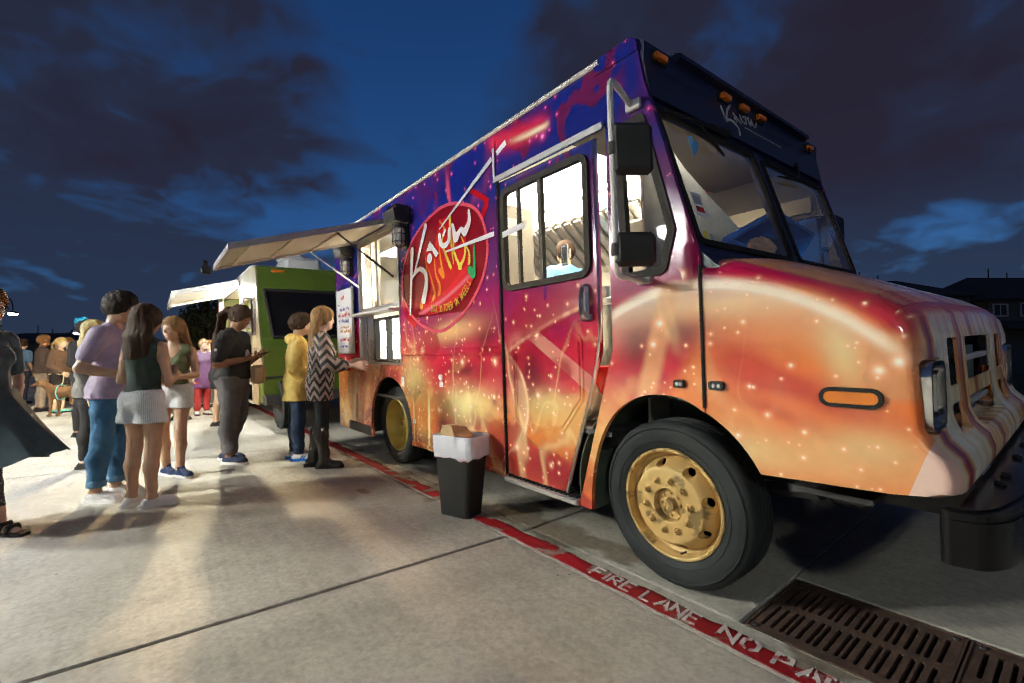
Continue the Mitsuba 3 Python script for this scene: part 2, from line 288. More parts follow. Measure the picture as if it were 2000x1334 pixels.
# concrete, with its stains and trowel marks
def concrete(p, n, uv):
    x, y = p.x, p.y
    big, mid, fine = fbm(x * .55, y * .55, .3, 4), fbm(x * 2.4 + 3, y * 1.1, 1.7, 4), fbm(x * 46, y * 46, .5, 3)
    drag = fbm(x * 2.2, y * 40 + 6 * big, 2.2, 3)
    c = mix((.200, .194, .166), (.345, .336, .292), smoothstep(.28, .72, .55 * big + .35 * mid + .10 * drag))
    c = c * (.70 + .60 * fine) * (.91 + .18 * fbm(x * 7.5, y * 7.5, 6.1, 3))
    # water and drips by the painted strip, and dark round spots of gum
    wet = smoothstep(.50, .58, .8 * fbm(x * 1.6, y * 2.4, 5.5, 5) + .30 * gz(x, y, -3.9, -.25, 1.5, .50) + .26 * gz(x, y, -.9, .12, 1.3, .22) - .10)
    c = mix(c, c * mi.Color3f(.36, .30, .25), wet * .85)
    d, d2, k = voronoi(x * 1.9, y * 1.9)
    c = mix(c, (.10, .09, .08), dr.select(k > .72, smoothstep(.022, .010, d), 0) * .75)
    crack = dr.abs(fbm(x * .9 + .5, y * .9, 9.1, 5) - .5)
    c = mix(c, c * .5, smoothstep(.0050, .0015, crack) * smoothstep(.48, .56, fbm(x * .4, y * .4, 4.4, 2)) * .7)
    # dirt packed along the saw cut and the strip's edge
    jx = dr.abs(x + 1.18 - 4.2 * dr.round((x + 1.18) / 4.2))
    c = mix(c, c * .45, smoothstep(.022, .004, jx + .012 * (mid - .5)) * .8)
    return c
scene['mat_concrete'] = {'type': 'twosided', 'b': {'type': 'bumpmap', 'bump': proc(lambda p, n, uv: .0022 * fbm(p.x * 70, p.y * 70, 1.5, 3) + .0008 * fbm(p.x * 3, p.y * 42, 2.5, 2), eps=2e-3), 'scale': 1.0,
                         'bsdf': {'type': 'principled', 'base_color': proc(concrete), 'roughness': 0.72, 'specular': 0.35}}}
def asphalt(p, n, uv): return mix((.035, .034, .033), (.075, .072, .068), fbm(p.x * .5, p.y * .5, .2, 4)) * (.8 + .4 * fbm(p.x * 30, p.y * 30, .6, 2))
prin('mat_asphalt', proc(asphalt), 0.85)
def red_paint(p, n, uv):
    a = fbm(p.x * 9, p.y * 9, .7, 4)
    c = mix((.13, .003, .006), (.23, .008, .013), fbm(p.x * 3, p.y * 3, 1.1, 3))
    c = c * (.55 + .75 * fbm(p.x * 1.4, p.y * 6, 3.1, 3))
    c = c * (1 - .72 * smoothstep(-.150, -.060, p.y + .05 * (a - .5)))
    return mix(c, (.17, .15, .125), smoothstep(.56, .66, a) * .85)
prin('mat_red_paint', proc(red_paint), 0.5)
prin('mat_white_paint', proc(lambda p, n, uv: mix((.46, .40, .39), (.30, .08, .085), smoothstep(.52, .72, fbm(p.x * 30, p.y * 30, .7, 3)))), 0.55)
prin('mat_rusty_iron', proc(lambda p, n, uv: mix((.026, .017, .013), (.075, .042, .030), fbm(p.x * 12, p.y * 12, p.z * 12, 4)) * (.7 + .6 * fbm(p.x * 70, p.y * 70, .3, 2))), 0.75, metallic=0.2)

# ---------------------------------------------------------------- the setting
# flat pavement on our side (y < 0); on the truck's side the lane rises with its crossfall and levels off
LANE = 5.2
def lane_z(y): return 0.0 if y <= 0 else min(y, LANE) * math.tan(ROLL)
zL = lane_z(LANE)
v = [(-400, -300, -.160), (400, -300, -.160), (400, 0, -.160), (-400, 0, -.160), (400, LANE, zL - .035), (-400, LANE, zL - .035), (400, 400, zL - .035), (-400, 400, zL - .035)]
add('ground', trimesh.Trimesh(v, [(0, 1, 2), (0, 2, 3), (3, 2, 4), (3, 4, 5), (5, 4, 6), (5, 6, 7)], process=False), 'mat_asphalt', False, kind='structure', text='dark asphalt ground under and beyond the concrete slabs')
def slab(x0, x1, y0, y1, key, slope=False):
    g = .008
    m = box(x0 + g, x1 - g, y0 + g * .6, y1 - g * .6, -.12, 0.0, .007)
    if slope: m.vertices = np.asarray(m.vertices) @ TRUCK.T
    add(key, m, 'mat_concrete', False)
XS = [-1.18 + 4.2 * k for k in range(-9, 4)]
label('pavement', 'pale concrete pavement of large slabs with dark saw cut joints', kind='structure')
for x0, x1 in zip(XS, XS[1:]):
    ys = [-.235, -4.4, -8.6, -12.8] + ([] if x0 > 3 else [])
    for ya, yb in zip(ys, ys[1:]): slab(x0, x1, yb, ya, 'pavement__slab')
label('fire_lane', 'concrete lane under the food trucks rising gently to the far side', kind='structure')
XG = (.300, 2.30)           # the drain's opening in the slab
for x0, x1 in zip(XS, XS[1:]):
    if x0 < .3 < x1:
        for a, b, c, d in ((x0, x1, -.01, .012), (x0, XG[0] - .01, .0, 4.2), (XG[1], x1, .0, 4.2), (XG[0] - .022, XG[1] + .012, .615, 4.2)): slab(a, b, c, d, 'fire_lane__slab', True)
    else: slab(x0, x1, 0.0, 4.2, 'fire_lane__slab', True)
# the gutter strip with its worn red paint
def rough_edge(x0, x1, y, amp, seed, step=.03):
    xs = np.arange(x0, x1, step); n = meshkit.fbm(np.stack([xs * 7, xs * 0 + seed, xs * 0], -1), 4, seed=seed) - .5
    return [(float(a), float(y + amp * 2 * b)) for a, b in zip(xs, n)]
for k, (x0, x1) in enumerate(zip(XS, XS[1:])):
    m = box(x0 + .004, x1 - .004, -.228, -.004, -.12, -.0015, .004)
    add('gutter_strip__slab', m, 'mat_concrete', False)
label('gutter_strip', 'narrow concrete strip between the pavement and the fire lane', kind='structure')
lo, hi = rough_edge(-24, 6, -.206, .012, 3), rough_edge(-24, 6, -.088, .026, 8)
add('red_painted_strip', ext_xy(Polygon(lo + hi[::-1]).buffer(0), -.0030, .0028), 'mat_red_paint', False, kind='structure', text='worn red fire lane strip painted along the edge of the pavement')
# stencilled words on the strip
def words(text, x, y, h, w, pitch):
    out = []
    for ch in text:
        if ch != ' ':
            from shapely import affinity
            g = glyph(ch, h, w, stencil=True); out.append(affinity.translate(affinity.skew(affinity.scale(g, pitch / h / .82, 1, origin=(0, 0)), xs=-6, origin=(0, 0)), x, y))
        x += pitch * (.45 if ch == 'I' else 1.0)
    return out
for text, x, pitch in (('FIRE', -.468, .086), ('LANE', -.128, .081), ('NO', .270, .094), ('PARKING', .500, .090)):
    for i, g in enumerate(words(text, x, -.184 + (.008 if text == 'NO' else 0), .090, .0135, pitch)):
        add('red_painted_strip__letter', ext_xy(g, .0030, .0062), 'mat_white_paint', False)
# dark lot beyond the lane and low ground cover far off
# two iron drain grates
def grate(x0, x1, y0, y1, nslot, key, text):
    holes = []
    pitch = (x1 - x0 - .06) / nslot
    for r, (ya, yb) in enumerate(((y0 + .055, (y0 + y1) / 2 - .022), ((y0 + y1) / 2 + .022, y1 - .055))):
        for i in range(nslot):
            xa = x0 + .03 + pitch * (i + .5) + .004 * ((i * 7 + r * 3) % 3 - 1)
            holes.append(rrect(xa - .0085, xa + .0085, ya, yb, .008, 2))
    plate = rrect(x0 + .004, x1 - .004, y0 + .004, y1 - .004, .012, 3).difference(unary_union(holes))
    t = ext_xy(plate, -.036, -.006)
    add(key + '__plate', t, 'mat_rusty_iron', False, TRUCK)
    rim = rrect(x0 - .006, x1 + .006, y0 - .006, y1 + .006, .01, 3).difference(sbox(x0 + .002, y0 + .002, x1 - .002, y1 - .002))
    add(key + '__frame', ext_xy(rim, -.06, -.001), 'mat_rusty_iron', False, TRUCK)
    for bx, by in ((x0 + .03, y0 + .028), (x0 + .03, y1 - .028), (x1 - .03, y0 + .028), (x1 - .03, y1 - .028)):
        add(key + '__bolt', lathe([(0, .001), (.011, .001), (.014, -.004), (.014, -.012)], 10, (bx, by, 0)), 'mat_dark_steel', 40, TRUCK)
    label(key, text, 'drain grate', 'rusty drain grates beside the front wheel')
grate(.305, .955, .020, .600, 17, 'drain_grate', 'rusty slotted iron drain grate nearest the front wheel of the food truck')
grate(.975, 1.625, .020, .600, 16, 'drain_grate_001', 'rusty slotted iron drain grate at the lower right corner, second from the front wheel')
label('drain_pit', 'dark walls of the drain channel under the grates', kind='structure')
for a, b, c, d in ((.280, .292, .0, .62), (2.305, 2.315, .0, .62)): add('drain_pit__side', box(a, b, c, d, -.16, -.062), 'mat_black_plastic', False, TRUCK)

# ---------------------------------------------------------------- the food truck, in its own metres: x forward, y away from us, z up
FT = 'food_truck'
label(FT, 'big food truck wrapped in blue and fiery orange space print with a round chili emblem', 'food truck')
def ft(part, mesh, bsdf, smooth=30, **k): return add(f'{FT}__{part}', mesh, bsdf, smooth, TRUCK, **k)
W = 2.45
# side wall with the openings for wheels, door, windows and serving hatch
wheel_f, wheel_r = (-.09, .435), (-3.62, .435)
arch_f, arch_r = Polygon([(-.605, .10), (-.600, .30), (-.588, .45), (-.54, .65), (-.455, .82), (-.345, .935), (-.21, 1.002), (-.06, 1.018), (.06, .995), (.165, .935), (.27, .835), (.36, .72), (.42, .62), (.46, .5), (.47, .10)]), Point(-3.60, .43).buffer(.555, quad_segs=24)
def smooth_ring(poly):
    p = np.array(poly.exterior.coords)[:-1]; q = [p[0]]
    for i in range(len(p) - 1):
        a, b, c, d = p[max(i - 1, 0)], p[i], p[i + 1], p[min(i + 2, len(p) - 1)]
        q += [.5 * (2 * b + (c - a) * t + (2 * a - 5 * b + 4 * c - d) * t ** 2 + (3 * b - a - 3 * c + d) * t ** 3) for t in np.linspace(0, 1, 7)[1:]]
    return Polygon(q).buffer(0)
arch_f = smooth_ring(arch_f)
hatch = sbox(-4.47, 1.115, -3.245, 2.675)
door_hole = Polygon([(-1.455, .33), (-1.455, 2.545), (-.40, 2.545), (-.40, 1.27), (-.695, .33)])
quarter = [(-.335, 2.50), (-.300, 1.63), (-.03, 1.645), (.035, 1.86), (-.135, 2.53)]
q_out, q_in = rpoly(quarter, .05), rpoly(quarter, .05).buffer(-.045)
side = Polygon([(-5.36, .24), (-5.36, 2.90), (-.17, 2.92), (-.125, 2.69), (.150, 1.70), (.150, .305), (-2.95, .305), (-4.2, .24)])
def wall(y0, y1, holes): return ext_xz(side.difference(unary_union(holes)), y0, y1)
rear_part, mid_part, front_part = sbox(-9, 0, -1.465, 5), sbox(-1.465, 2.549, -.40, 5), sbox(-.40, 0, 5, 5).union(sbox(-.70, 0, -.40, 1.3))
holes = unary_union([arch_f, arch_r, hatch, door_hole.buffer(.004), q_out.buffer(-.01)])
for name, reg in (('side_panel', rear_part), ('header_panel', mid_part), ('cab_side_panel', front_part)):
    g = side.difference(holes).intersection(reg)
    if name == 'side_panel':
        for i, (a, b) in enumerate(((-9, -4.47), (-4.47, -3.245), (-3.245, -1.465))):
            h = g.intersection(sbox(a + .0015, 0, b - .0015, 5))
            for q in getattr(h, 'geoms', [h]): ft('side_panel', ext_xz(q, 0, .03), 'mat_wrap', False)
    else: ft(name, ext_xz(g, 0, .03), 'mat_wrap', False)
ft('side_panel', wall(W - .03, W, [arch_f.buffer(.001), arch_r, sbox(-1.3, 1.66, -.4, 2.45), sbox(-.3, 1.75, -.04, 2.35)]), 'mat_wrap', False)
ft('rear_wall', box(-5.36, -5.33, .03, W - .03, .26, 2.90), 'mat_wrap', False)
ft('roof', cat_(box(-5.36, -.19, .0, W, 2.905, 2.935, .008)), 'mat_white_metal', False)
ft('roof_rail', tube([(-5.36, -.006, 2.908), (-.42, -.006, 2.926)], .017, 8), 'mat_white_metal')
ft('roof_cap', ext_xz(Polygon([(-.46, 2.86), (-.46, 2.945), (-.20, 2.95), (-.165, 2.925), (-.15, 2.86)]), -.012, .09), 'mat_wrap', False)
# small trim: rub rails, edge strips, access doors
ft('rub_rail', cat_(box(-3.24, -1.47, -.014, .002, 1.225, 1.250, .006), box(-3.24, -1.47, -.008, .002, 1.285, 1.295, .003)), 'mat_wrap', False)
ft('edge_strip', box(-1.492, -1.458, -.010, .004, .30, 2.86, .004), 'mat_wrap', False)
ft('skirt_rail', cat_(box(-2.93, -1.50, -.016, .004, .325, .355, .006), box(-2.93, -1.50, -.012, .004, .425, .435, .004)), 'mat_wrap', False)
ft('door_post', box(-1.457, -1.449, -.004, .02, .33, 2.54), 'mat_black_rubber', False)
ft('access_door', cat_(box(-4.95, -4.62, -.006, .001, .42, .72, .004)), 'mat_wrap', False)
ft('rear_skirt', box(-4.95, -4.18, -.008, .0, .245, .36, .006), 'mat_dark_steel', False)
# entry step
st = ft('step', box(-1.45, -.70, -.03, .22, .285, .318, .006), 'mat_aluminium', False)
add(st + '__tread', cat_(*[box(-1.43 + .045 * i, -1.405 + .045 * i, .0, .21, .318, .324) for i in range(16)]), 'mat_black_rubber', False, TRUCK)
ft('sill', box(-.70, -.60, -.002, .03, .285, .31), 'mat_wrap', False)
ft('step_well', cat_(box(-1.45, -.45, .22, .235, .30, .76), box(-1.47, -1.455, .03, .6, .30, .76)), 'mat_black_plastic', False)
# sliding door, not quite shut: panel, embossed field, window, handle, chrome edge
SD = FT + '__sliding_door'
dpoly = Polygon([(-1.446, .335), (-1.446, 2.535), (-.50, 2.515), (-.50, 1.25), (-.83, .335)])
dwin = rrect(-1.425, -.545, 1.70, 2.465, .085)
add(SD, ext_xz(dpoly.difference(dwin.buffer(-.02)), .014, .040), 'mat_wrap', False, TRUCK)
emb = rrect(-1.345, -.645, .72, 1.365, .07)
emb = emb.intersection(Polygon([(-1.4, .6), (-1.4, 1.5), (-.6, 1.5), (-.6, 1.0), (-.86, .69)]).buffer(-.02).buffer(.02))
add(SD + '__embossed_panel', cat_(ext_xz(emb.difference(emb.buffer(-.012)), .009, .0135), ext_xz(emb.buffer(-.030).difference(emb.buffer(-.040)), .009, .0135)), 'mat_wrap', False, TRUCK)
add(SD + '__window_frame', ext_xz(dwin.difference(dwin.buffer(-.042)), -.004, .036), 'mat_black_rubber', False, TRUCK)
add(SD + '__mullion', cat_(box(-1.235, -1.212, .004, .030, 1.73, 2.44), box(-1.005, -.970, .002, .034, 1.73, 2.44)), 'mat_black_plastic', False, TRUCK)
for a, b, yy in ((-1.39, -1.235, .020), (-1.212, -1.005, .014), (-.970, -.585, .024)): add(SD + '__pane', box(a, b, yy, yy + .0005, 1.74, 2.43) if 0 else trimesh.Trimesh([(a, yy, 1.73), (b, yy, 1.73), (b, yy, 2.44), (a, yy, 2.44)], [(0, 1, 2), (0, 2, 3)], process=False), 'mat_pane', False, TRUCK)
add(SD + '__window_latch', cat_(box(-.79, -.735, -.004, .014, 1.80, 1.93, .004), box(-.722, -.715, .0, .014, 1.84, 1.90)), 'mat_chrome', False, TRUCK)
add(SD + '__latch_recess', box(-.777, -.748, -.006, -.003, 1.815, 1.915), 'mat_black_plastic', False, TRUCK)
edge = [(-.497, 2.515), (-.497, 1.25), (-.83, .335)]
add(SD + '__chrome_edge', tube([(x, .022, z) for x, z in bend([(x, z, 0) for x, z in edge], .25, 7)[:, :2]], .013, 8), 'mat_chrome', 30, TRUCK)
hd = add(SD + '__handle', cat_(box(-.640, -.545, -.012, .014, 1.435, 1.475, .006), box(-.615, -.565, -.014, .014, 1.475, 1.66, .012)), 'mat_chrome', False, TRUCK)
add(SD + '__handle_lever', tube(bend([(-.592, -.03, 1.64), (-.590, -.052, 1.56), (-.584, -.045, 1.455), (-.584, -.012, 1.452)], .03), [.012] * 1 + [.014] * 10 + [.010], 8), 'mat_chrome', 40, TRUCK)
add(SD + '__door_track', cat_(box(-1.47, -.40, -.028, -.004, 2.548, 2.572, .004), box(-1.47, -.40, -.028, -.022, 2.530, 2.55)), 'mat_aluminium', False, TRUCK)
# front: visor, windshield, corner window
V0, V1, V2 = (-.165, 2.93), (-.105, 2.885), (-.100, 2.60)
ft('visor', ext_xz(Polygon([(-.24, 2.935), (-.165, 2.935), (-.125, 2.905), (-.130, 2.80), (-.095, 2.60), (-.15, 2.585), (-.24, 2.80)]), .012, W - .012), 'mat_navy', False)
ft('visor_lip', ext_xz(Polygon([(-.20, 2.928), (-.15, 2.945), (-.085, 2.915), (-.085, 2.895), (-.125, 2.885)]).buffer(.004), .30, W - .30), 'mat_navy', False)
for i, yc in enumerate((.14, .848, 1.10, 1.345, 2.24)):
    lk = ft('marker_lamp', box(-.124, -.090 if 0 < i < 4 else -.094, yc - .052, yc + .052, 2.828, 2.864, .006), 'mat_amber', False)
    add(lk + '__base', box(-.130, -.118, yc - .066, yc + .066, 2.818, 2.875), 'mat_black_plastic', False, TRUCK)
# windshield plane through (-.125, 2.69) and (.150, 1.70)
A, Bp = np.array([-.120, 2.60]), np.array([.143, 1.72])
U = (Bp - A) / np.linalg.norm(Bp - A); N = np.array([-U[1], U[0]]) * (1 if -U[1] > 0 else -1)
def on_ws(poly, t0, t1):
    """A polygon in (y, distance down the glass) laid on the windshield plane, from t0 to t1 proud of it."""
    m = ext(poly, t1 - t0); v = np.asarray(m.vertices); s = v[:, 1]; h = t0 + v[:, 2]
    m = trimesh.Trimesh(np.stack([A[0] + U[0] * s + N[0] * h, v[:, 0], A[1] + U[1] * s + N[1] * h], 1), m.faces, process=False)
    if m.is_watertight and m.volume < 0: m.invert()
    return m
LW = float(np.linalg.norm(Bp - A))
pan = [rpoly([(.035, .055), (1.165, .055), (1.185, .24), (1.185, LW - .05), (.035, LW - .05)], .07), rpoly([(1.265, .055), (2.40, .055), (2.41, LW - .05), (1.265, LW - .05)], .07)]
ft('windshield_frame', on_ws(sbox(.012, -.09, W - .012, LW + .02).difference(unary_union([q.buffer(-.01) for q in pan])), -.035, 0.0), 'mat_navy', False)
for q in pan:
    g = ft('windshield', on_ws(q.difference(q.buffer(-.032)), -.012, .014), 'mat_black_rubber', False)
    inner = q.buffer(-.028); v = np.array(inner.exterior.coords)
    tri = on_ws(inner, .0, .002)
    flat = trimesh.Trimesh(tri.vertices, tri.faces[[abs(float(np.asarray(tri.face_normals)[i] @ np.array([N[0], 0, N[1]])) - 1) < .01 for i in range(len(tri.faces))]], process=False)
    add(g + '__pane', flat, 'mat_pane', False, TRUCK)
ft('center_post', on_ws(sbox(1.190, .03, 1.260, LW), -.05, .006), 'mat_navy', False)
qw = ft('corner_window', ext_xz(q_out.difference(q_in), -.010, .028), 'mat_black_rubber', False)
v = np.array(q_in.buffer(.01).exterior.coords)[:-1]
add(qw + '__pane', trimesh.Trimesh(np.stack([v[:, 0], v[:, 0] * 0 + .012, v[:, 1]], 1), [(0, i, i + 1) for i in range(1, len(v) - 1)], process=False), 'mat_pane', False, TRUCK)
ft('cowl', ext_xz(Polygon([(.10, 1.60), (.115, 1.745), (.16, 1.72), (.24, 1.64), (.24, 1.60)]), .02, W - .02), 'mat_navy', False)
# stickers on the glass
def ws_card(y, s, w, h, mat, t=.004): return on_ws(sbox(y, s, y + w, s + h), t, t + .0012)
k = ft('permit_sticker', ws_card(.115, .555, .105, .145, None), 'mat_white_print', False)
add(k + '__print', cat_(on_ws(sbox(.130, .575, .205, .625), .0055, .0065)), 'mat_grey_print', False, TRUCK)
prin('mat_red_print', (.30, .02, .02), .5)
add(k + '__red_bar', on_ws(sbox(.130, .640, .205, .672), .0055, .0065), 'mat_red_print', False, TRUCK)
prin('mat_yellow_print', (.55, .42, .05), .5)
ft('round_sticker', on_ws(Point(.135, .805).buffer(.024), .004, .0052), 'mat_yellow_print', False)
ft('round_sticker', on_ws(Point(.190, .812).buffer(.020), .004, .0052), 'mat_grey_print', False)
# wipers
def ws_pt(y, s, h): return np.array([A[0] + U[0] * s + N[0] * h, y, A[1] + U[1] * s + N[1] * h])
w1 = ft('wiper', tube([ws_pt(.07, .09, .035), ws_pt(.30, .075, .045), ws_pt(.62, .055, .04), ws_pt(.80, .04, .03)], [.006, .010, .011, .012], 6), 'mat_black_plastic')
add(w1 + '__blade', cat_(tube([ws_pt(.12, .085, .022), ws_pt(.55, .16, .03), ws_pt(.66, .215, .022)], [.006, .014, .006], 6), tube([ws_pt(.42, .075, .045), ws_pt(.58, .17, .03)], .008, 6)), 'mat_black_rubber', 30, TRUCK)
add(w1 + '__motor_cover', tube([ws_pt(.60, .03, .03), ws_pt(.80, .02, .03)], [.016, .030], 8), 'mat_black_plastic', 30, TRUCK)
w2 = ft('wiper', tube([ws_pt(1.93, -.04, .03), ws_pt(1.84, .06, .045), ws_pt(1.80, .14, .04)], [.014, .010, .008], 6), 'mat_black_plastic')
add(w2 + '__blade', tube([ws_pt(1.42, .185, .025), ws_pt(1.78, .145, .04), ws_pt(1.99, .125, .025)], [.005, .016, .005], 6), 'mat_black_rubber', 30, TRUCK)
# mirrors: one tall arm on our side with two heads, a loop on the far side
mr = ft('mirror_arm', tube(bend([(-.20, -.01, 2.575), (-.16, -.18, 2.61), (-.100, -.315, 2.58), (-.095, -.315, 1.70), (-.12, -.28, 1.63), (-.17, -.01, 1.625)], .07), .016, 10), 'mat_white_metal')
add(mr + '__bracket', box(-.235, -.14, -.028, .0, 2.545, 2.60, .006), 'mat_aluminium', False, TRUCK)
add(mr + '__bracket', box(-.20, -.11, -.030, .0, 1.605, 1.64, .006), 'mat_aluminium', False, TRUCK)
for z0, z1 in ((2.11, 2.36), (1.665, 1.830)):
    hm = box(-.030, .030, -.005, .200, z0, z1, .022); q = math.radians(-34); hv = np.asarray(hm.vertices)
    hm = trimesh.Trimesh(np.stack([-.100 + math.cos(q) * hv[:, 0] - math.sin(q) * hv[:, 1], -.315 + math.sin(q) * hv[:, 0] + math.cos(q) * hv[:, 1], hv[:, 2]], 1), hm.faces, process=False)
    hk = add(mr + '__head', hm, 'mat_black_plastic', 30, TRUCK)
    add(mr + '__clamp', tube([(-.098, -.315, (z0 + z1) / 2 - .03), (-.098, -.315, (z0 + z1) / 2 + .03)], .023, 10), 'mat_dark_steel', 30, TRUCK)
ml = ft('mirror_arm', tube(bend([(-.25, W, 2.55), (-.22, W + .22, 2.56), (-.18, W + .24, 1.70), (-.20, W, 1.66)], .09), .017, 8), 'mat_white_metal')
add(ml + '__head', box(-.16, -.03, W + .06, W + .30, 2.03, 2.33, .02), 'mat_black_plastic', 30, TRUCK)
# hood: one shell with rounded shoulders and nose, grille cut into it
def hood_solid():
    prof = [(.158, .60), (.158, 1.655), (.30, 1.635), (.46, 1.575), (.63, 1.505), (.81, 1.435), (.89, 1.385), (.928, 1.335), (.946, 1.26), (.953, 1.10), (.960, .96), (.982, .90), (1.025, .855), (1.042, .80), (1.038, .752), (1.0, .735), (.90, .722), (.36, .70)]
    ys = np.concatenate([[0, .012, .03, .06, .10, .15, .22], np.linspace(.32, W - .32, 14), W - np.array([.22, .15, .10, .06, .03, .012, 0])])
    rows = []
    for y in ys:
        e = min(y, W - y); sh = max(0.0, 1 - e / .085); drop = .045 * (1 - math.sqrt(max(0, 1 - sh ** 2)))
        nose = .050 * (1 - math.sqrt(max(0, 1 - max(0.0, 1 - e / .10) ** 2)))
        crown = .085 * (1 - ((y - W / 2) / (W / 2)) ** 4) ** .8
        r = []
        for i, (x, z) in enumerate(prof):
            fr = min(1, max(0, (z - .72) / .6)); f2 = max(0.0, min(1, (x - .5) / .42))
            top = 1 if 1 <= i <= 9 else 0
            zz = z + (crown * (1 - .45 * max(0, (x - .2) / .75)) - drop) * top * min(1, max(0, (z - 1.2) / .15))
            bow = .004 * (1 - ((y - W / 2) / (W / 2)) ** 2) * f2
            r.append((x - nose * f2 ** 2 + bow * (x > .9), y, zz))
        rows.append(r)
    P = np.array(rows); n, m = P.shape[:2]; f = []
    for i in range(n - 1):
        for j in range(m):
            k = (j + 1) % m; a, b, c, d = i * m + j, i * m + k, (i + 1) * m + k, (i + 1) * m + j
            f += [(a, b, c), (a, c, d)]
    v = P.reshape(-1, 3)
    from mapbox_earcut import triangulate_float64
    tr = triangulate_float64(np.array(prof, float), np.array([m], np.uint32)).reshape(-1, 3)
    for t in tr: f += [(t[0], t[1], t[2]), ((n - 1) * m + t[0], (n - 1) * m + t[2], (n - 1) * m + t[1])]
    t = trimesh.Trimesh(v, f, process=False); trimesh.repair.fix_normals(t)
    return t
hood = mani(hood_solid())
cyl = mani(ext_xz(Point(-.125, .42).buffer(.598, quad_segs=24), -.2, W + .2))
hood = hood - cyl
OPEN = [(.45, .66, 1.075, 1.275), (.45, .66, .89, 1.005), (.84, 1.61, 1.075, 1.275), (.84, 1.61, .875, 1.005), (1.79, 2.00, 1.075, 1.275), (1.79, 2.00, .89, 1.005)]
for a, b, c, d in OPEN:
    hood = hood - mani(ext_yz(rrect(a, b, c, d, .018), .80, 1.2))
hood = hood - mani(ext_xz(Polygon([(.30, .865), (.30, 1.285), (.926, 1.285), (.936, 1.262), (.944, 1.10), (.951, .965), (.958, .925), (.958, .865)]), .34, W - .34)) - mani(box(.30, .86, .10, W - .10, .5, 1.30))
for y0, y1 in ((.035, .30), (W - .30, W - .035)): hood = hood - mani(ext_yz(rrect(y0, y1, .935, 1.205, .03), .90, 1.2))
ft('hood', hood, 'mat_wrap', 28)
ft('grille_back', box(.850, .856, .10, W - .10, .74, 1.32), 'mat_black_plastic', False)
for z0 in (1.155, .935): ft('grille_bar', cat_(box(.905, .935, .80, 1.65, z0, z0 + .028, .004)), 'mat_grey_print', False)
prin('mat_radiator', (.10, .16, .19), .35, metallic=.5)
ft('radiator', box(.872, .884, 1.25, 1.60, .80, 1.22), 'mat_radiator', False)
for y0, y1 in ((.45, .66), (1.79, 2.00)):
    ft('inner_lamp', ext_yz(rrect(y0 + .02, y1 - .02, 1.085, 1.26, .03), .885, .915), 'mat_grey_print', False)
    ft('turn_lamp', ext_yz(rrect(y0 + .03, y1 - .03, .91, .995, .03), .885, .92), 'mat_amber', False)
prin('mat_lens', (.14, .15, .15), .12, spec_trans=0.0, metallic=.6, clearcoat=1.0)
for y0, y1 in ((.045, .29), (W - .29, W - .045)):
    o = rrect(y0, y1, .945, 1.195, .05)
    hk = ft('headlight', ext_yz(o.difference(o.buffer(-.016)), .890, .968), 'mat_chrome', False)
    add(hk + '__lens', cat_(ext_yz(o.buffer(-.018), .915, .945)), 'mat_lens', False, TRUCK)
    for za in (1.145, .985): add(hk + '__retainer', box(.945, .955, y0 + .07, y1 - .05, za, za + .015, .003), 'mat_black_plastic', False, TRUCK)
mk = rrect(.640, .845, 1.025, 1.100, .0372)
sm = ft('side_marker', ext_xz(mk.difference(mk.buffer(-.014)), -.014, .004), 'mat_black_rubber', False)
mm = ext_xz(mk.buffer(-.013), -.010, .004)
add(sm + '__lens', mm, 'mat_amber', False, TRUCK)
add(sm + '__rib', cat_(*[ext_xz(rrect(.66, .825, 1.043 + .006 * i, 1.046 + .006 * i, .001, 1), -.0115, -.0095) for i in range(7)]), 'mat_amber', False, TRUCK)
for x0, x1 in ((.0, .055), (.185, .255)):
    k = ft('hood_latch', ext_xz(rrect(x0, x1, 1.062, 1.102, .012), -.022, .0), 'mat_black_plastic', False)
    add(k + '__button', cat_(*[lathe([(0, -.026), (.008, -.026), (.010, -.022)], 10, (x0 + t * (x1 - x0), 0, 1.082), 'y') for t in (.38, .72)]), 'mat_steel', 30, TRUCK)
ft('hood_seam', tube([(.154, -.004, 1.66), (.154, -.005, 1.62), (.154, -.005, .97)], .008, 6), 'mat_black_rubber')
# fender lip, inner liner and mudflap
lip = Point(-.125, .42).buffer(.595, quad_segs=24).difference(Point(-.125, .42).buffer(.575, quad_segs=24)).intersection(sbox(-2, .60, .16, 2))
prin('mat_liner', proc(lambda p, n, uv: mix((.018, .030, .020), (.05, .065, .045), fbm(p.x * 14, p.y * 14, p.z * 14, 4))), 0.7)
li = Point(-.125, .42).buffer(.60, quad_segs=20).difference(Point(-.125, .42).buffer(.59, quad_segs=20)).intersection(sbox(-2, .3, -.2, 2).union(sbox(-2, .75, 2, 2)))
ft('wheel_liner', cat_(ext_xz(li, .03, .50), box(-.72, .42, .50, .52, .55, 1.0), box(-.615, -.600, .03, .50, .28, .62)), 'mat_liner', False)
lr = Point(-3.60, .43).buffer(.56, quad_segs=20).difference(Point(-3.60, .43).buffer(.55, quad_segs=20)).intersection(sbox(-6, .3, 2, 2))
ft('wheel_liner', cat_(ext_xz(lr, .03, .70), box(-4.2, -3.0, .70, .72, .35, 1.0)), 'mat_black_plastic', False)
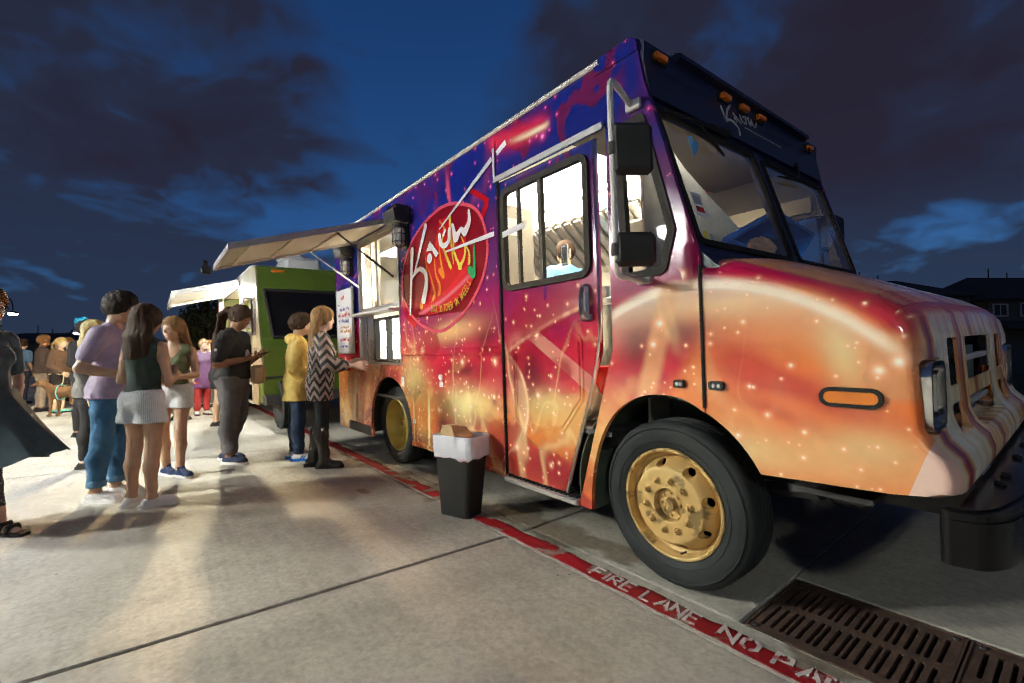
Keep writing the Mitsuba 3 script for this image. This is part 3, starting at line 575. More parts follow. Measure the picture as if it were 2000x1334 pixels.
# chassis
ft('frame_rail', cat_(box(-5.2, 1.10, .55, .62, .52, .70), box(-5.2, 1.10, 1.83, 1.90, .52, .70), box(-5.0, -4.0, .12, .5, .34, .60, .02)), 'mat_dark_steel', False)
ft('front_axle', cat_(tube([(-.09, .35, .43), (-.09, 2.1, .43)], .055, 10), tube([(.55, .25, .60), (.10, .42, .50), (-.75, .42, .58)], .035, 6), tube([(.50, .30, .56), (.50, 2.1, .56)], .022, 8), box(.52, .68, .42, .62, .50, .66, .02), box(.45, .75, .2, .55, .60, .625)), 'mat_dark_steel')
ft('floor', cat_(box(-5.3, -.45, .03, W - .03, .74, .77), box(-.70, .12, .50, W - .03, .90, .93)), 'mat_dark_steel', False)
# bumper: a heavy black bow with rounded ends
bow = [(1.015, -.025), (1.075, -.015), (1.115, .06), (1.150, .25), (1.185, .70), (1.195, W / 2), (1.185, W - .70), (1.150, W - .25), (1.115, W - .06), (1.075, W + .015), (1.015, W + .025)]
pth = bend([(x, y, 0) for x, y in bow], .05, 4)[:, :2]
outl = LineString(pth).buffer(.028, cap_style=1)
bm = cat_(ext_xy(outl, .540, .715), ext_xy(LineString(pth).buffer(.034, cap_style=2), .660, .690), ext_xy(Polygon(np.vstack([pth, [(1.03, W), (1.03, 0)]])).buffer(0).buffer(-.002), .700, .722))
ft('front_bumper', bm, 'mat_black_gloss', False)
for y in (.55, 1.84): ft('bumper_bracket', box(.95, 1.15, y, y + .06, .56, .68), 'mat_dark_steel', False)
for y in (.4, .55, .95, 1.3, 1.7, 2.05): ft('bumper_bolt', lathe([(0, .735), (.014, .735), (.018, .72)], 8, (1.09, y, 0)), 'mat_black_rubber', 30)

# wheels
prin('mat_tyre', proc(lambda p, n, uv: mix((.007, .009, .010), (.020, .025, .026), dr.clip(fbm(p.x * 5, p.y * 5, p.z * 5, 4) * 1.4 - .2, 0, 1))), 0.7, specular=.22)
prin('mat_gold_rim', proc(lambda p, n, uv: mix((.40, .255, .085), (.55, .375, .15), fbm(p.x * 6, p.y * 6, p.z * 6, 4)) * mix((1, 1, 1), (.35, .25, .2), smoothstep(.56, .70, fbm(p.x * 14, p.y * 4, p.z * 14, 4))).x), 0.5, metallic=0.0, specular=.3)
prin('mat_yellow_rim', proc(lambda p, n, uv: mix((.42, .30, .055), (.54, .42, .10), fbm(p.x * 6, p.y * 6, p.z * 6, 4))), 0.45, metallic=0.2)
def tyre(cx, cz, y0, w, R=.437):
    s = 1
    pr = [(.282, y0 + .030), (.300, y0 + .010), (.33, y0 + .000), (.375, y0 - .004), (.405, y0 + .004), (.425, y0 + .018), (R, y0 + .040)]
    g = .008
    for k in range(1, 5):
        yy = y0 + .04 + (w - .08) * k / 5
        pr += [(R, yy - g), (R - .012, yy - g * .6), (R - .012, yy + g * .6), (R, yy + g)]
    pr += [(R, y0 + w - .04), (.425, y0 + w - .018), (.40, y0 + w - .004), (.35, y0 + w), (.30, y0 + w - .01), (.282, y0 + w - .03)]
    return lathe(pr, 72, (cx, 0, cz), 'y', closed=True)
def tread_blocks(cx, cz, y0, w, R=.437):
    """Short cross cuts beside the grooves, as thin dark slits standing a hair proud."""
    return None
def front_wheel(cx, cz, y0, part):
    wk = f'{FT}__{part}'
    wk = numbered(wk)
    add(wk + '__tyre', tyre(cx, cz, y0, .235), 'mat_tyre', 40, TRUCK)
    add(wk + '__sidewall_ring', cat_(*[lathe([(r, y0 + a), (r + .004, y0 + a - .004), (r + .008, y0 + a)], 64, (cx, 0, cz), 'y') for r, a in ((.325, .0015), (.395, -.0005))]), 'mat_tyre', 40, TRUCK)
    pr = [(.292, y0 + .030), (.290, y0 + .008), (.282, y0 + .003), (.274, y0 + .008), (.270, y0 + .030), (.262, y0 + .060), (.246, y0 + .070), (.236, y0 + .055), (.215, y0 + .012), (.200, y0 - .010), (.186, y0 - .018), (.100, y0 - .020), (.086, y0 - .016), (.082, y0 + .03),
          (.082, y0 + .05), (.18, y0 + .02), (.23, y0 + .09), (.26, y0 + .12), (.275, y0 + .12)]
    disc = mani(lathe(pr, 72, (cx, 0, cz), 'y', closed=True))
    for k in range(8):
        a = math.radians(14 + 45 * k)
        c, s = math.cos(a), math.sin(a)
        hole = ext_xz(Point(0, 0).buffer(.025, quad_segs=8), y0 - .05, y0 + .14); v = np.asarray(hole.vertices)
        hole = trimesh.Trimesh(np.stack([cx + c * (.214 + v[:, 0] * .75) - s * v[:, 2] * 1.1, v[:, 1], cz + s * (.214 + v[:, 0] * .75) + c * v[:, 2] * 1.1], 1), hole.faces, process=False)
        if hole.volume < 0: hole.invert()
        disc = disc - mani(hole)
    add(wk + '__rim', disc, 'mat_gold_rim', 35, TRUCK)
    add(wk + '__backing', lathe([(0, y0 + .13), (.26, y0 + .13)], 24, (cx, 0, cz), 'y'), 'mat_black_plastic', False, TRUCK)
    hb = add(wk + '__hub', lathe([(0, y0 - .004), (.030, y0 - .004), (.034, y0 + .000), (.036, y0 + .012), (.060, y0 + .016), (.078, y0 + .018), (.082, y0 + .05)], 32, (cx, 0, cz), 'y'), 'mat_gold_rim', 35, TRUCK)
    add(wk + '__hub_cap', lathe([(0, y0 - .006), (.015, y0 - .006), (.018, y0 - .010), (.028, y0 - .010), (.031, y0 - .004)], 24, (cx, 0, cz), 'y'), 'mat_gold_rim', 35, TRUCK)
    for q in np.arange(8) * math.pi / 4: add(wk + '__hub_stud', lathe([(0, y0 + .004), (.007, y0 + .004), (.009, y0 + .017)], 8, (cx + .056 * math.cos(q), 0, cz + .056 * math.sin(q)), 'y'), 'mat_gold_rim', 35, TRUCK)
    for k in range(10):
        q = math.radians(8 + 36 * k)
        add(wk + '__lug_nut', cat_(lathe([(0, y0 - .052), (.0075, y0 - .052), (.0085, y0 - .048), (.0085, y0 - .040), (.014, y0 - .040), (.0155, y0 - .036), (.0155, y0 - .024)], 6, (cx + .132 * math.cos(q), 0, cz + .132 * math.sin(q)), 'y'), lathe([(.0155, y0 - .025), (.021, y0 - .024), (.022, y0 - .019)], 14, (cx + .132 * math.cos(q), 0, cz + .132 * math.sin(q)), 'y')), 'mat_gold_rim', 25, TRUCK)
    add(wk + '__valve', tube([(cx + .06, y0 + .045, cz - .245), (cx + .066, y0 - .012, cz - .235)], .005, 6), 'mat_dark_steel', 30, TRUCK)
def rear_wheel(cx, cz, y0, part):
    wk = numbered(f'{FT}__{part}')
    add(wk + '__tyre', tyre(cx, cz, y0, .22), 'mat_tyre', 40, TRUCK)
    add(wk + '__tyre', tyre(cx, cz, y0 + .27, .22), 'mat_tyre', 40, TRUCK)
    pr = [(.292, y0 + .03), (.290, y0 + .008), (.282, y0 + .003), (.274, y0 + .01), (.262, y0 + .05), (.252, y0 + .11), (.235, y0 + .130), (.20, y0 + .142), (.105, y0 + .150), (.10, y0 + .17), (.26, y0 + .17), (.285, y0 + .10)]
    disc = mani(lathe(pr, 64, (cx, 0, cz), 'y', closed=True))
    for k in range(8):
        a = math.radians(12 + 45 * k)
        h = ext_xz(Point(cx + .172 * math.cos(a), cz + .172 * math.sin(a)).buffer(.033, quad_segs=6), y0 + .08, y0 + .25)
        disc = disc - mani(h)
    add(wk + '__rim', disc, 'mat_yellow_rim', 35, TRUCK)
    add(wk + '__hub', lathe([(0, y0 + .11), (.05, y0 + .11), (.06, y0 + .12), (.065, y0 + .15), (.105, y0 + .155)], 24, (cx, 0, cz), 'y'), 'mat_yellow_rim', 35, TRUCK)
    for k in range(8):
        q = math.radians(20 + 45 * k)
        add(wk + '__lug_nut', lathe([(0, y0 + .115), (.012, y0 + .115), (.015, y0 + .12), (.015, y0 + .15)], 6, (cx + .115 * math.cos(q), 0, cz + .115 * math.sin(q)), 'y'), 'mat_yellow_rim', 25, TRUCK)
front_wheel(*wheel_f, .045, 'front_wheel')
rear_wheel(*wheel_r, .075, 'rear_wheel')
for (cx, cz), p in ((wheel_f, 'front_wheel'), (wheel_r, 'rear_wheel')):
    wk = numbered(f'{FT}__{p}')
    add(wk + '__tyre', tyre(cx, cz, W - .28, .235), 'mat_tyre', 40, TRUCK)
    add(wk + '__rim', lathe([(.0, W - .10), (.2, W - .12), (.29, W - .06)], 32, (cx, 0, cz), 'y'), 'mat_gold_rim', 35, TRUCK)

# serving hatch: frame, sliding panes, shelf, steel counter, glass fridge
ft('hatch_frame', cat_(box(-4.47, -4.40, -.004, .05, 1.12, 2.67), box(-4.40, -3.25, -.004, .05, 2.625, 2.67), box(-3.272, -3.247, -.004, .05, 1.12, 2.67)), 'mat_aluminium', False)
ft('serving_window', cat_(box(-4.40, -4.345, .008, .045, 1.78, 2.62), box(-3.895, -3.845, .010, .05, 1.78, 2.62), box(-4.345, -3.275, .012, .045, 1.755, 1.81), box(-4.345, -3.275, .012, .045, 2.575, 2.622), box(-4.10, -4.075, .03, .05, 1.8, 2.58)), 'mat_aluminium', False)
scene['mat_frosted'] = {'type': 'blendbsdf', 'weight': .35, 'a': {'type': 'twosided', 'b': {'type': 'roughplastic', 'diffuse_reflectance': rgb(.30, .33, .26), 'alpha': .1}}, 'b': {'type': 'thindielectric'}}
add(f'{FT}__serving_window__pane', trimesh.Trimesh([(-3.845, .03, 1.81), (-3.275, .03, 1.81), (-3.275, .03, 2.58), (-3.845, .03, 2.58)], [(0, 1, 2), (0, 2, 3)], process=False), 'mat_frosted', False, TRUCK)
ft('counter_shelf', box(-4.44, -3.255, -.125, .04, 1.705, 1.745, .010), 'mat_aluminium', False)
ft('steel_apron', cat_(box(-4.40, -3.985, .004, .03, 1.125, 1.70), box(-4.40, -3.25, .001, .03, 1.118, 1.150)), 'mat_steel', False)
ft('apron_seam', box(-4.215, -4.207, -.001, .004, 1.15, 1.70), 'mat_dark_steel', False)
for i, x in enumerate((-4.13, -4.06)): ft('vent_grille', cat_(*[box(x, x + .045, .0005, .004, 1.17 + .022 * j, 1.182 + .022 * j) for j in range(11)]), 'mat_black_plastic', False)
fr = ft('drinks_fridge', cat_(box(-3.985, -3.935, -.006, .05, 1.15, 1.66), box(-3.935, -3.275, -.006, .05, 1.635, 1.66), box(-3.935, -3.275, -.006, .05, 1.15, 1.185), box(-3.625, -3.575, -.010, .05, 1.185, 1.635)), 'mat_black_plastic', False)
add(fr + '__pane', trimesh.Trimesh([(-3.935, .02, 1.185), (-3.275, .02, 1.185), (-3.275, .02, 1.635), (-3.935, .02, 1.635)], [(0, 1, 2), (0, 2, 3)], process=False), 'mat_pane', False, TRUCK)
add(fr + '__handle', box(-3.61, -3.59, -.03, -.01, 1.33, 1.50, .004), 'mat_chrome', False, TRUCK)
add(fr + '__shelf', cat_(box(-3.95, -3.27, .06, .45, 1.32, 1.328), box(-3.95, -3.27, .06, .45, 1.47, 1.478)), 'mat_white_metal', False, TRUCK)
add(fr + '__cabinet', cat_(box(-3.97, -3.26, .46, .48, 1.15, 1.66), box(-3.985, -3.97, .05, .48, 1.15, 1.66), box(-3.26, -3.25, .05, .48, 1.15, 1.66), box(-3.97, -3.26, .05, .48, 1.14, 1.15), box(-3.97, -3.26, .05, .48, 1.66, 1.67)), 'mat_interior_white', False, TRUCK)
add(fr + '__lamp', cat_(box(-3.955, -3.945, .10, .44, 1.18, 1.64), box(-3.285, -3.275, .10, .44, 1.18, 1.64)), 'mat_interior_white', False, TRUCK, emit=(15, 14.5, 12.5))
# the flap: skin, ribs, stays, catch
FL = 1.62; fa = math.radians(-16.3)
def flap(x, d, h): return np.array([x, -d * math.cos(fa), 2.685 + d * math.sin(fa) + h])
def flap_box(x0, x1, d0, d1, h0, h1):
    m = box(x0, x1, d0, d1, h0, h1); v = np.asarray(m.vertices)
    return trimesh.Trimesh(np.stack([v[:, 0], -v[:, 1] * math.cos(fa), 2.685 + v[:, 1] * math.sin(fa) + v[:, 2]], 1), m.faces[:, ::-1], process=False)
fk = ft('serving_flap', flap_box(-4.48, -3.235, .01, FL, .0, .018), 'mat_white_metal', False)
add(fk + '__skin', flap_box(-4.45, -3.265, .04, FL - .03, -.006, -.0005), 'mat_cream', False, TRUCK)
add(fk + '__edge', cat_(flap_box(-4.485, -4.455, .0, FL, -.035, .022), flap_box(-3.26, -3.23, .0, FL, -.035, .022), flap_box(-4.455, -3.26, FL - .03, FL, -.035, .022)), 'mat_aluminium', False, TRUCK)
for d in (.55, 1.02, 1.40): add(fk + '__rib', flap_box(-4.455, -3.26, d, d + .035, -.026, -.006), 'mat_cream', False, TRUCK)
for x in (-4.40, -3.36):
    a, b = flap(x, .62, -.03), np.array([x, -.012, 2.08])
    k = add(fk + '__stay', cat_(tube([a, a * .45 + b * .55], .008, 6), tube([a * .5 + b * .5, b], .013, 8)), 'mat_white_metal' if x < -4 else 'mat_black_plastic', 30, TRUCK)
add(fk + '__catch', cat_(*[m for m in [box(-4.52, -4.46, -1.66, -1.57, 2.16, 2.24, .01), box(-4.50, -4.47, -1.64, -1.60, 2.24, 2.30)]]), 'mat_black_plastic', False, TRUCK)
prin('mat_flap_vent', (.30, .25, .17), .6)
# black lamp housings over caged lamps, each side of the hatch
prin('mat_lamp_glass', (.55, .55, .50), .3, clearcoat=.6)
for x, z in ((-3.03, 2.665), (-4.68, 2.60)):
    k = ft('flood_lamp', cat_(trimesh.convex.convex_hull(np.array([(x - .13, -.20, z + .02), (x + .13, -.20, z + .02), (x - .13, -.18, z - .09), (x + .13, -.18, z - .09), (x - .11, -.01, z + .05), (x + .11, -.01, z + .05), (x - .11, -.01, z - .10), (x + .11, -.01, z - .10)])), *[box(x - .11 + .04 * i, x - .10 + .04 * i, -.16, -.02, z + .03, z + .075) for i in range(6)]), 'mat_black_plastic', False)
    add(k + '__glass', trimesh.Trimesh([(x - .11, -.181, z - .092), (x + .11, -.181, z - .092), (x + .10, -.02, z - .104), (x - .10, -.02, z - .104)], [(0, 2, 1), (0, 3, 2)], process=False), 'mat_lamp_glass', False, TRUCK)
    zc = z - .225
    c = ft('caged_lamp', lathe([(0, zc - .10), (.045, zc - .095), (.058, zc - .06), (.058, zc + .05), (.05, zc + .085), (0, zc + .09)], 20, (x, -.085, 0)), 'mat_lamp_glass', 40)
    add(c + '__guard', cat_(*[tube(bend([(x + .066 * math.cos(q), -.085 + .066 * math.sin(q), zc + .09), (x + .066 * math.cos(q), -.085 + .066 * math.sin(q), zc - .08), (x + .02 * math.cos(q), -.085 + .02 * math.sin(q), zc - .115)], .03), .005, 5) for q in np.arange(6) * math.pi / 3], *[tube([(x + .066 * math.cos(q), -.085 + .066 * math.sin(q), zz) for q in np.linspace(0, 2 * math.pi, 17)], .005, 5) for zz in (zc + .02, zc - .06)]), 'mat_black_plastic', 30, TRUCK)
    add(c + '__base', cat_(box(x - .06, x + .06, -.03, .0, zc - .12, zc + .10, .01), lathe([(.0, zc + .12), (.062, zc + .12), (.066, zc + .08), (.0, zc + .08)], 16, (x, -.085, 0)), box(x - .05, x + .05, -.10, .0, zc + .09, zc + .13)), 'mat_black_plastic', 30, TRUCK)
# small print stickers and a gas inlet
k = ft('filler_cap', lathe([(0, -.012), (.026, -.012), (.030, 0)], 16, (-2.41, 0, 1.025), 'y'), 'mat_white_print')
for a, b, c, d in ((-2.44, -2.375, .935, .985), (-3.265, -3.20, .90, 1.0), (-3.02, -2.955, .535, .575)):
    k = ft('notice_sticker', box(a, b, -.0015, .0, c, d), 'mat_white_print', False)
    add(k + '__print', cat_(*[box(a + .008, b - .008 - .012 * (i % 2), -.0022, -.0015, d - .013 - .012 * i, d - .009 - .012 * i) for i in range(3)]), 'mat_grey_print', False, TRUCK)
ft('corner_bolt', lathe([(0, -.02), (.012, -.02), (.02, -.004), (.02, 0)], 10, (-3.93, 0, 1.085), 'y'), 'mat_chrome')

# ---------------------------------------------------------------- the printed emblem on the truck's side
prin('mat_print_dark_red', (.13, .002, .008), .17, specular=.2)
prin('mat_print_red', (.36, .004, .010), .17, specular=.2)
prin('mat_print_pink', (.62, .06, .10), .17, specular=.2)
prin('mat_print_orange', (.62, .14, .02), .17, specular=.2)
prin('mat_print_yellow', (.66, .42, .06), .17, specular=.2)
prin('mat_print_green', (.02, .22, .08), .17, specular=.2)
prin('mat_print_white', (.80, .80, .82), .17, specular=.2)
prin('mat_chili', proc(lambda p, n, uv: mix((.46, .008, .016), (.62, .10, .14), smoothstep(.035, .0, dr.abs(truck_xyz(p)[2] - 1.745 - .30 * (p.x + 2.25) - .16 * dr.square(p.x + 2.25))))), .17, specular=.2)
def decal(part, poly, layer, mat): return ft(part, ext_xz(poly, -.0018 * layer - .0006, -.0018 * layer + .0012), mat, False)
disc_pts = [(-2.042, 2.533), (-1.788, 2.435), (-1.659, 2.299), (-1.603, 2.118), (-1.62, 1.971), (-1.704, 1.813), (-1.871, 1.657), (-2.106, 1.523), (-2.404, 1.448), (-2.729, 1.514), (-2.981, 1.648), (-3.135, 1.833), (-3.155, 2.022), (-3.079, 2.197), (-2.929, 2.354), (-2.686, 2.48), (-2.375, 2.553), (-2.202, 2.557)]
dp = np.array(disc_pts + disc_pts[:1]); ring = stroke(dp, .030)
disc = Polygon(ring.exterior).buffer(0)
hole_free = Polygon(ring.exterior)
decal('emblem_disc', hole_free.intersection(sbox(-9, 1.60, 0, 9)), 1, 'mat_print_dark_red')
decal('emblem_rim', ring, 2, 'mat_print_pink')
decal('emblem_handle', Polygon([(-1.833, 2.565), (-1.779, 2.584), (-1.561, 2.448), (-1.575, 2.382), (-1.655, 2.290), (-1.698, 2.336), (-1.626, 2.432), (-1.748, 2.512)]), 1, 'mat_print_red')
decal('emblem_handle', Polygon([(-3.19, 1.79), (-3.15, 1.80), (-2.99, 1.62), (-2.86, 1.545), (-2.90, 1.49), (-3.08, 1.60)]), 1, 'mat_print_red')
glow = Polygon([(-2.75, 1.70), (-2.62, 1.90), (-2.62, 2.20), (-2.45, 2.15), (-2.33, 2.44), (-2.15, 2.43), (-2.05, 2.1), (-1.93, 2.2), (-1.88, 1.96), (-2.1, 1.85), (-2.4, 1.72)]).buffer(.02)
decal('emblem_glow', glow, 2, 'mat_print_red')
for pts in ([(-2.742, 1.690), (-2.711, 1.779), (-2.608, 1.848), (-2.61, 1.996), (-2.623, 2.158)], [(-2.53, 1.70), (-2.468, 1.80), (-2.518, 1.93), (-2.60, 2.08)], [(-2.406, 1.73), (-2.368, 1.86), (-2.436, 1.972), (-2.45, 2.12)], [(-2.36, 2.0), (-2.294, 1.94), (-2.34, 2.10), (-2.36, 2.24)]):
    decal('emblem_flame', stroke(pts, .055, .010), 3, 'mat_print_orange')
for pts in ([(-2.327, 2.443), (-2.25, 2.35), (-2.30, 2.25), (-2.231, 2.11), (-2.16, 2.0)], [(-2.112, 2.02), (-2.141, 2.223), (-2.148, 2.433)], [(-2.095, 2.317), (-2.097, 2.132), (-2.0, 1.972)], [(-1.974, 2.231), (-1.92, 2.13), (-1.935, 2.05), (-2.02, 1.975)], [(-1.93, 2.16), (-1.862, 2.08), (-1.865, 1.99), (-1.915, 1.935)]):
    decal('emblem_flame', stroke(pts, .012, .042), 4, 'mat_print_yellow')
decal('emblem_chili', unary_union([stroke([(-2.784, 1.640), (-2.60, 1.655), (-2.42, 1.685)], .03, .15), stroke([(-2.42, 1.685), (-2.213, 1.738), (-2.028, 1.815), (-1.895, 1.885)], .15, .19)]), 5, 'mat_chili')
decal('emblem_stem', stroke([(-1.85, 1.930), (-1.80, 1.880), (-1.782, 1.97), (-1.775, 2.122)], .070, .022), 6, 'mat_print_green')
for pts, a, b in (([(-2.894, 2.275), (-2.934, 1.993), (-2.981, 1.648)], .075, .028), ([(-2.595, 2.455), (-2.728, 2.245), (-2.873, 2.021)], .060, .026), ([(-2.925, 2.0), (-2.765, 2.070), (-2.640, 2.022), (-2.612, 1.917), (-2.680, 1.765)], .030, .085)):
    decal('emblem_letter', stroke(pts, a, b), 6, 'mat_print_white')
decal('emblem_letter', unary_union([Polygon([(-2.60, 2.215), (-2.518, 2.300), (-2.365, 2.160), (-2.410, 2.125), (-2.487, 2.205)]), Point(-2.535, 2.140).buffer(.048)]), 6, 'mat_print_white')
decal('emblem_letter', unary_union([stroke([(-2.335, 2.314), (-2.318, 2.238), (-2.250, 2.205), (-2.175, 2.240), (-2.156, 2.325)], .050, .050), stroke([(-2.225, 2.345), (-2.262, 2.305)], .018, .034)]), 6, 'mat_print_white')
decal('emblem_letter', unary_union([stroke([(-2.102, 2.355), (-2.061, 2.233)], .035, .070), stroke([(-2.050, 2.235), (-1.965, 2.298)], .075, .030), stroke([(-1.965, 2.298), (-1.918, 2.253)], .03, .065), stroke([(-1.912, 2.255), (-1.838, 2.325), (-1.840, 2.420)], .075, .026)]), 6, 'mat_print_white')
# lettering that follows the chili
tp = np.array([(-2.545, 1.640), (-2.348, 1.618), (-2.179, 1.628), (-2.058, 1.662), (-1.94, 1.722), (-1.835, 1.815)])
tl = np.concatenate([[0], np.cumsum(np.linalg.norm(np.diff(tp, axis=0), axis=1))])
from shapely import affinity
msg = 'SOUL KITCHEN ON WHEELS'
for i, ch in enumerate(msg):
    if ch == ' ': continue
    s = tl[-1] * (i + .2) / len(msg); px, pz = np.interp(s, tl, tp[:, 0]), np.interp(s, tl, tp[:, 1])
    qx, qz = np.interp(s + .03, tl, tp[:, 0]), np.interp(s + .03, tl, tp[:, 1])
    g = affinity.translate(affinity.rotate(affinity.scale(glyph(ch, .062, .009), .62, 1, origin=(0, 0)), math.degrees(math.atan2(qz - pz, qx - px)), origin=(0, 0)), px, pz)
    decal('emblem_small_letter', g, 7, 'mat_print_yellow')
# the two pale chopsticks crossing door edge and glass
def bar(a, b, w0, w1):
    a, b = np.array(a), np.array(b); n = np.array([-(b - a)[1], (b - a)[0]]); n /= np.linalg.norm(n)
    return Polygon([a + n * w0 / 2, b + n * w1 / 2, b - n * w1 / 2, a - n * w0 / 2])
decal('printed_chopstick', bar((-1.495, 2.728), (-2.332, 2.369), .040, .014), 7, 'mat_print_white')
decal('printed_chopstick', bar((-1.495, 2.155), (-2.239, 2.147), .040, .014), 7, 'mat_print_white')
ft('printed_chopstick', ext_xz(bar((-1.445, 2.752), (-1.33, 2.795), .040, .045), -.003, -.0006), 'mat_print_white', False)
ft('white_stripe', ext_xz(bar((-1.475, 2.55), (-1.475, 2.80), .02, .024), -.0135, -.0105), 'mat_print_white', False)
ft('printed_chopstick', ext_xz(bar((-1.40, 2.125), (-1.13, 2.145), .045, .045), -.0065, -.0045), 'mat_print_white', False)
# the same name small above the windshield
def vis(poly, part='visor_letter', mat='mat_grey_print'):
    m = ext_yz(poly, 0, .004); v = np.asarray(m.vertices)
    return ft(part, trimesh.Trimesh(np.stack([v[:, 0] + np.interp(v[:, 2], [2.58, 2.60, 2.80, 2.905], [-.09, -.095, -.130, -.125]) - .001, v[:, 1], v[:, 2]], 1), m.faces, process=False), mat, False)
for parts in ([([(.815, 2.782), (.832, 2.73), (.848, 2.692)], .020, .018), ([(.935, 2.823), (.885, 2.769), (.858, 2.700)], .020, .014), ([(.846, 2.694), (.904, 2.717), (.966, 2.716)], .018, .018), ([(.966, 2.712), (1.010, 2.685), (1.006, 2.640)], .022, .016)],
              [([(.978, 2.782), (1.068, 2.738)], .022, .012), ([(.986, 2.752), (1.004, 2.736)], .020, .020)], [([(1.072, 2.800), (1.088, 2.763), (1.135, 2.754), (1.155, 2.777), (1.151, 2.813)], .014, .014), ([(1.115, 2.80), (1.130, 2.806)], .016, .014)],
              [([(1.188, 2.816), (1.213, 2.768), (1.236, 2.812)], .016, .012), ([(1.238, 2.810), (1.256, 2.784), (1.290, 2.774), (1.318, 2.816)], .014, .014)]):
    vis(unary_union([stroke(*q) for q in parts]))
vis(bar((1.11, 2.722), (1.68, 2.722), .006, .006), 'visor_line')

# ---------------------------------------------------------------- inside the truck
inner = lambda part, *m, mat='mat_interior_white', **k: ft(part, cat_(*m), mat, False, **k)
inner('inner_lining', box(-5.30, -.22, .06, W - .06, 2.80, 2.82), box(-5.30, -1.75, W - .05, W - .034, .78, 2.80), box(-5.315, -5.30, .04, W - .04, .78, 2.80))
inner('inner_lining', box(-3.20, -1.50, .034, .040, .78, 2.60))
inner('inner_lining', box(-5.30, -4.50, .034, .04, .78, 2.60))
prin('mat_panel_grey', (.34, .33, .30), .5)
inner('partition', box(-2.45, -1.62, .06, .50, .78, 2.45, .01), mat='mat_panel_grey')
inner('wall_notice', box(-1.619, -1.616, .14, .36, 2.20, 2.34), mat='mat_white_print')
inner('kitchen_lamp', box(-3.0, -1.0, .72, 1.36, 2.775, 2.795), emit=(46, 39, 27))
inner('kitchen_lamp', box(-4.38, -3.35, .26, .46, 2.50, 2.53), emit=(62, 53, 38))
# extractor hood with slanting baffles
ft('extractor_hood', ext_yz(Polygon([(1.40, 2.75), (1.40, 2.60), (1.96, 2.16), (2.40, 2.16), (2.40, 2.75)]), -3.2, -1.15), 'mat_steel', False)
for i in range(14):
    x = -3.15 + i * .142
    ft('hood_baffle', ext_yz(Polygon([(1.415, 2.575), (1.95, 2.155), (1.93, 2.130), (1.395, 2.55)]), x, x + .085), 'mat_aluminium', False)
inner('cook_line', box(-3.3, -1.2, 1.75, 2.38, .78, 1.70, .01), box(-3.2, -1.3, 1.80, 2.3, 1.70, 1.78, .01), mat='mat_steel')
for i, (x, y) in enumerate(((-1.55, 1.9), (-1.95, 1.95), (-2.4, 1.9))): ft('steel_pan', lathe([(0, 1.79), (.13, 1.79), (.16, 1.90), (.165, 1.90), (.14, 1.785), (0, 1.785)], 24, (x, y, 0)), 'mat_steel', 30)
inner('back_shelf', box(-5.2, -3.4, 1.95, 2.38, 1.55, 1.60), box(-5.2, -3.4, 2.0, 2.38, 2.05, 2.08), mat='mat_steel')
ft('order_box', box(-4.30, -4.12, .10, .32, 1.78, 1.90, .006), 'mat_kraft', False)
# cab: bulkhead, dash, roof shelf, far door, sun visor card, lamp cord, added light bar
bk = Polygon([(.30, .80), (.30, 2.66), (.51, 2.64), (.60, 2.56), (.78, 2.45), (1.10, 2.31), (1.47, 2.16), (1.81, 2.08), (2.36, 1.93), (2.36, .80)])
ft('bulkhead', ext_yz(bk, -.385, -.365), 'mat_cream', False)
inner('dash', box(-.28, .10, .06, W - .06, 1.50, 1.60, .02), box(-.05, .12, .05, W - .05, 1.0, 1.55), mat='mat_dark_steel')
prin('mat_cab_metal', (.17, .155, .12), .4, metallic=.3)
prin('mat_cab_grey', (.035, .031, .026), .6)
inner('cab_lining', box(-1.0, -.24, .06, W - .06, 2.74, 2.76), mat='mat_cab_grey')
ft('driver_door', ext_xz(Polygon([(-1.74, .9), (-1.74, 2.76), (-.22, 2.76), (-.13, 2.52), (.05, 1.85), (.05, .9)]).difference(rrect(-1.3, -.4, 1.66, 2.34, .08)).difference(rrect(-.30, -.04, 1.75, 2.30, .06)), W - .09, W - .06), 'mat_cab_grey', False)
inner('header_rail', box(-1.9, -.15, W - .12, W - .05, 2.34, 2.47), mat='mat_cab_metal')
inner('wire_shelf', box(-1.35, -.95, 1.2, 2.3, 2.32, 2.34), box(-1.10, -.90, 1.1, 2.3, 2.10, 2.14), mat='mat_aluminium')
ft('seat_back', box(-.32, -.20, 1.55, 2.05, 1.30, 2.10, .05), 'mat_black_plastic', 30)
ft('steering_wheel', lathe([(.20, 0), (.215, .012), (.23, 0), (.215, -.012)], 32, (0, 0, 0), 'z', closed=True).apply_transform(trimesh.transformations.translation_matrix([-.12, 1.80, 1.72]) @ trimesh.transformations.rotation_matrix(math.radians(35), [0, 1, 0])), 'mat_black_plastic', 40)
prin('mat_blue_card', (.10, .35, .72), .5)
ft('blue_air_freshener', ext_yz(Polygon([(.30, 2.44), (.335, 2.445), (.355, 2.42), (.39, 2.43), (.40, 2.40), (.36, 2.34), (.345, 2.345)]), -.06, -.055), 'mat_blue_card', False)
ft('cab_lamp', box(-.165, -.135, .12, 1.60, 2.60, 2.68), 'mat_interior_white', False, emit=(80, 69, 49))  # added bar hidden under the visor to brighten the bulkhead
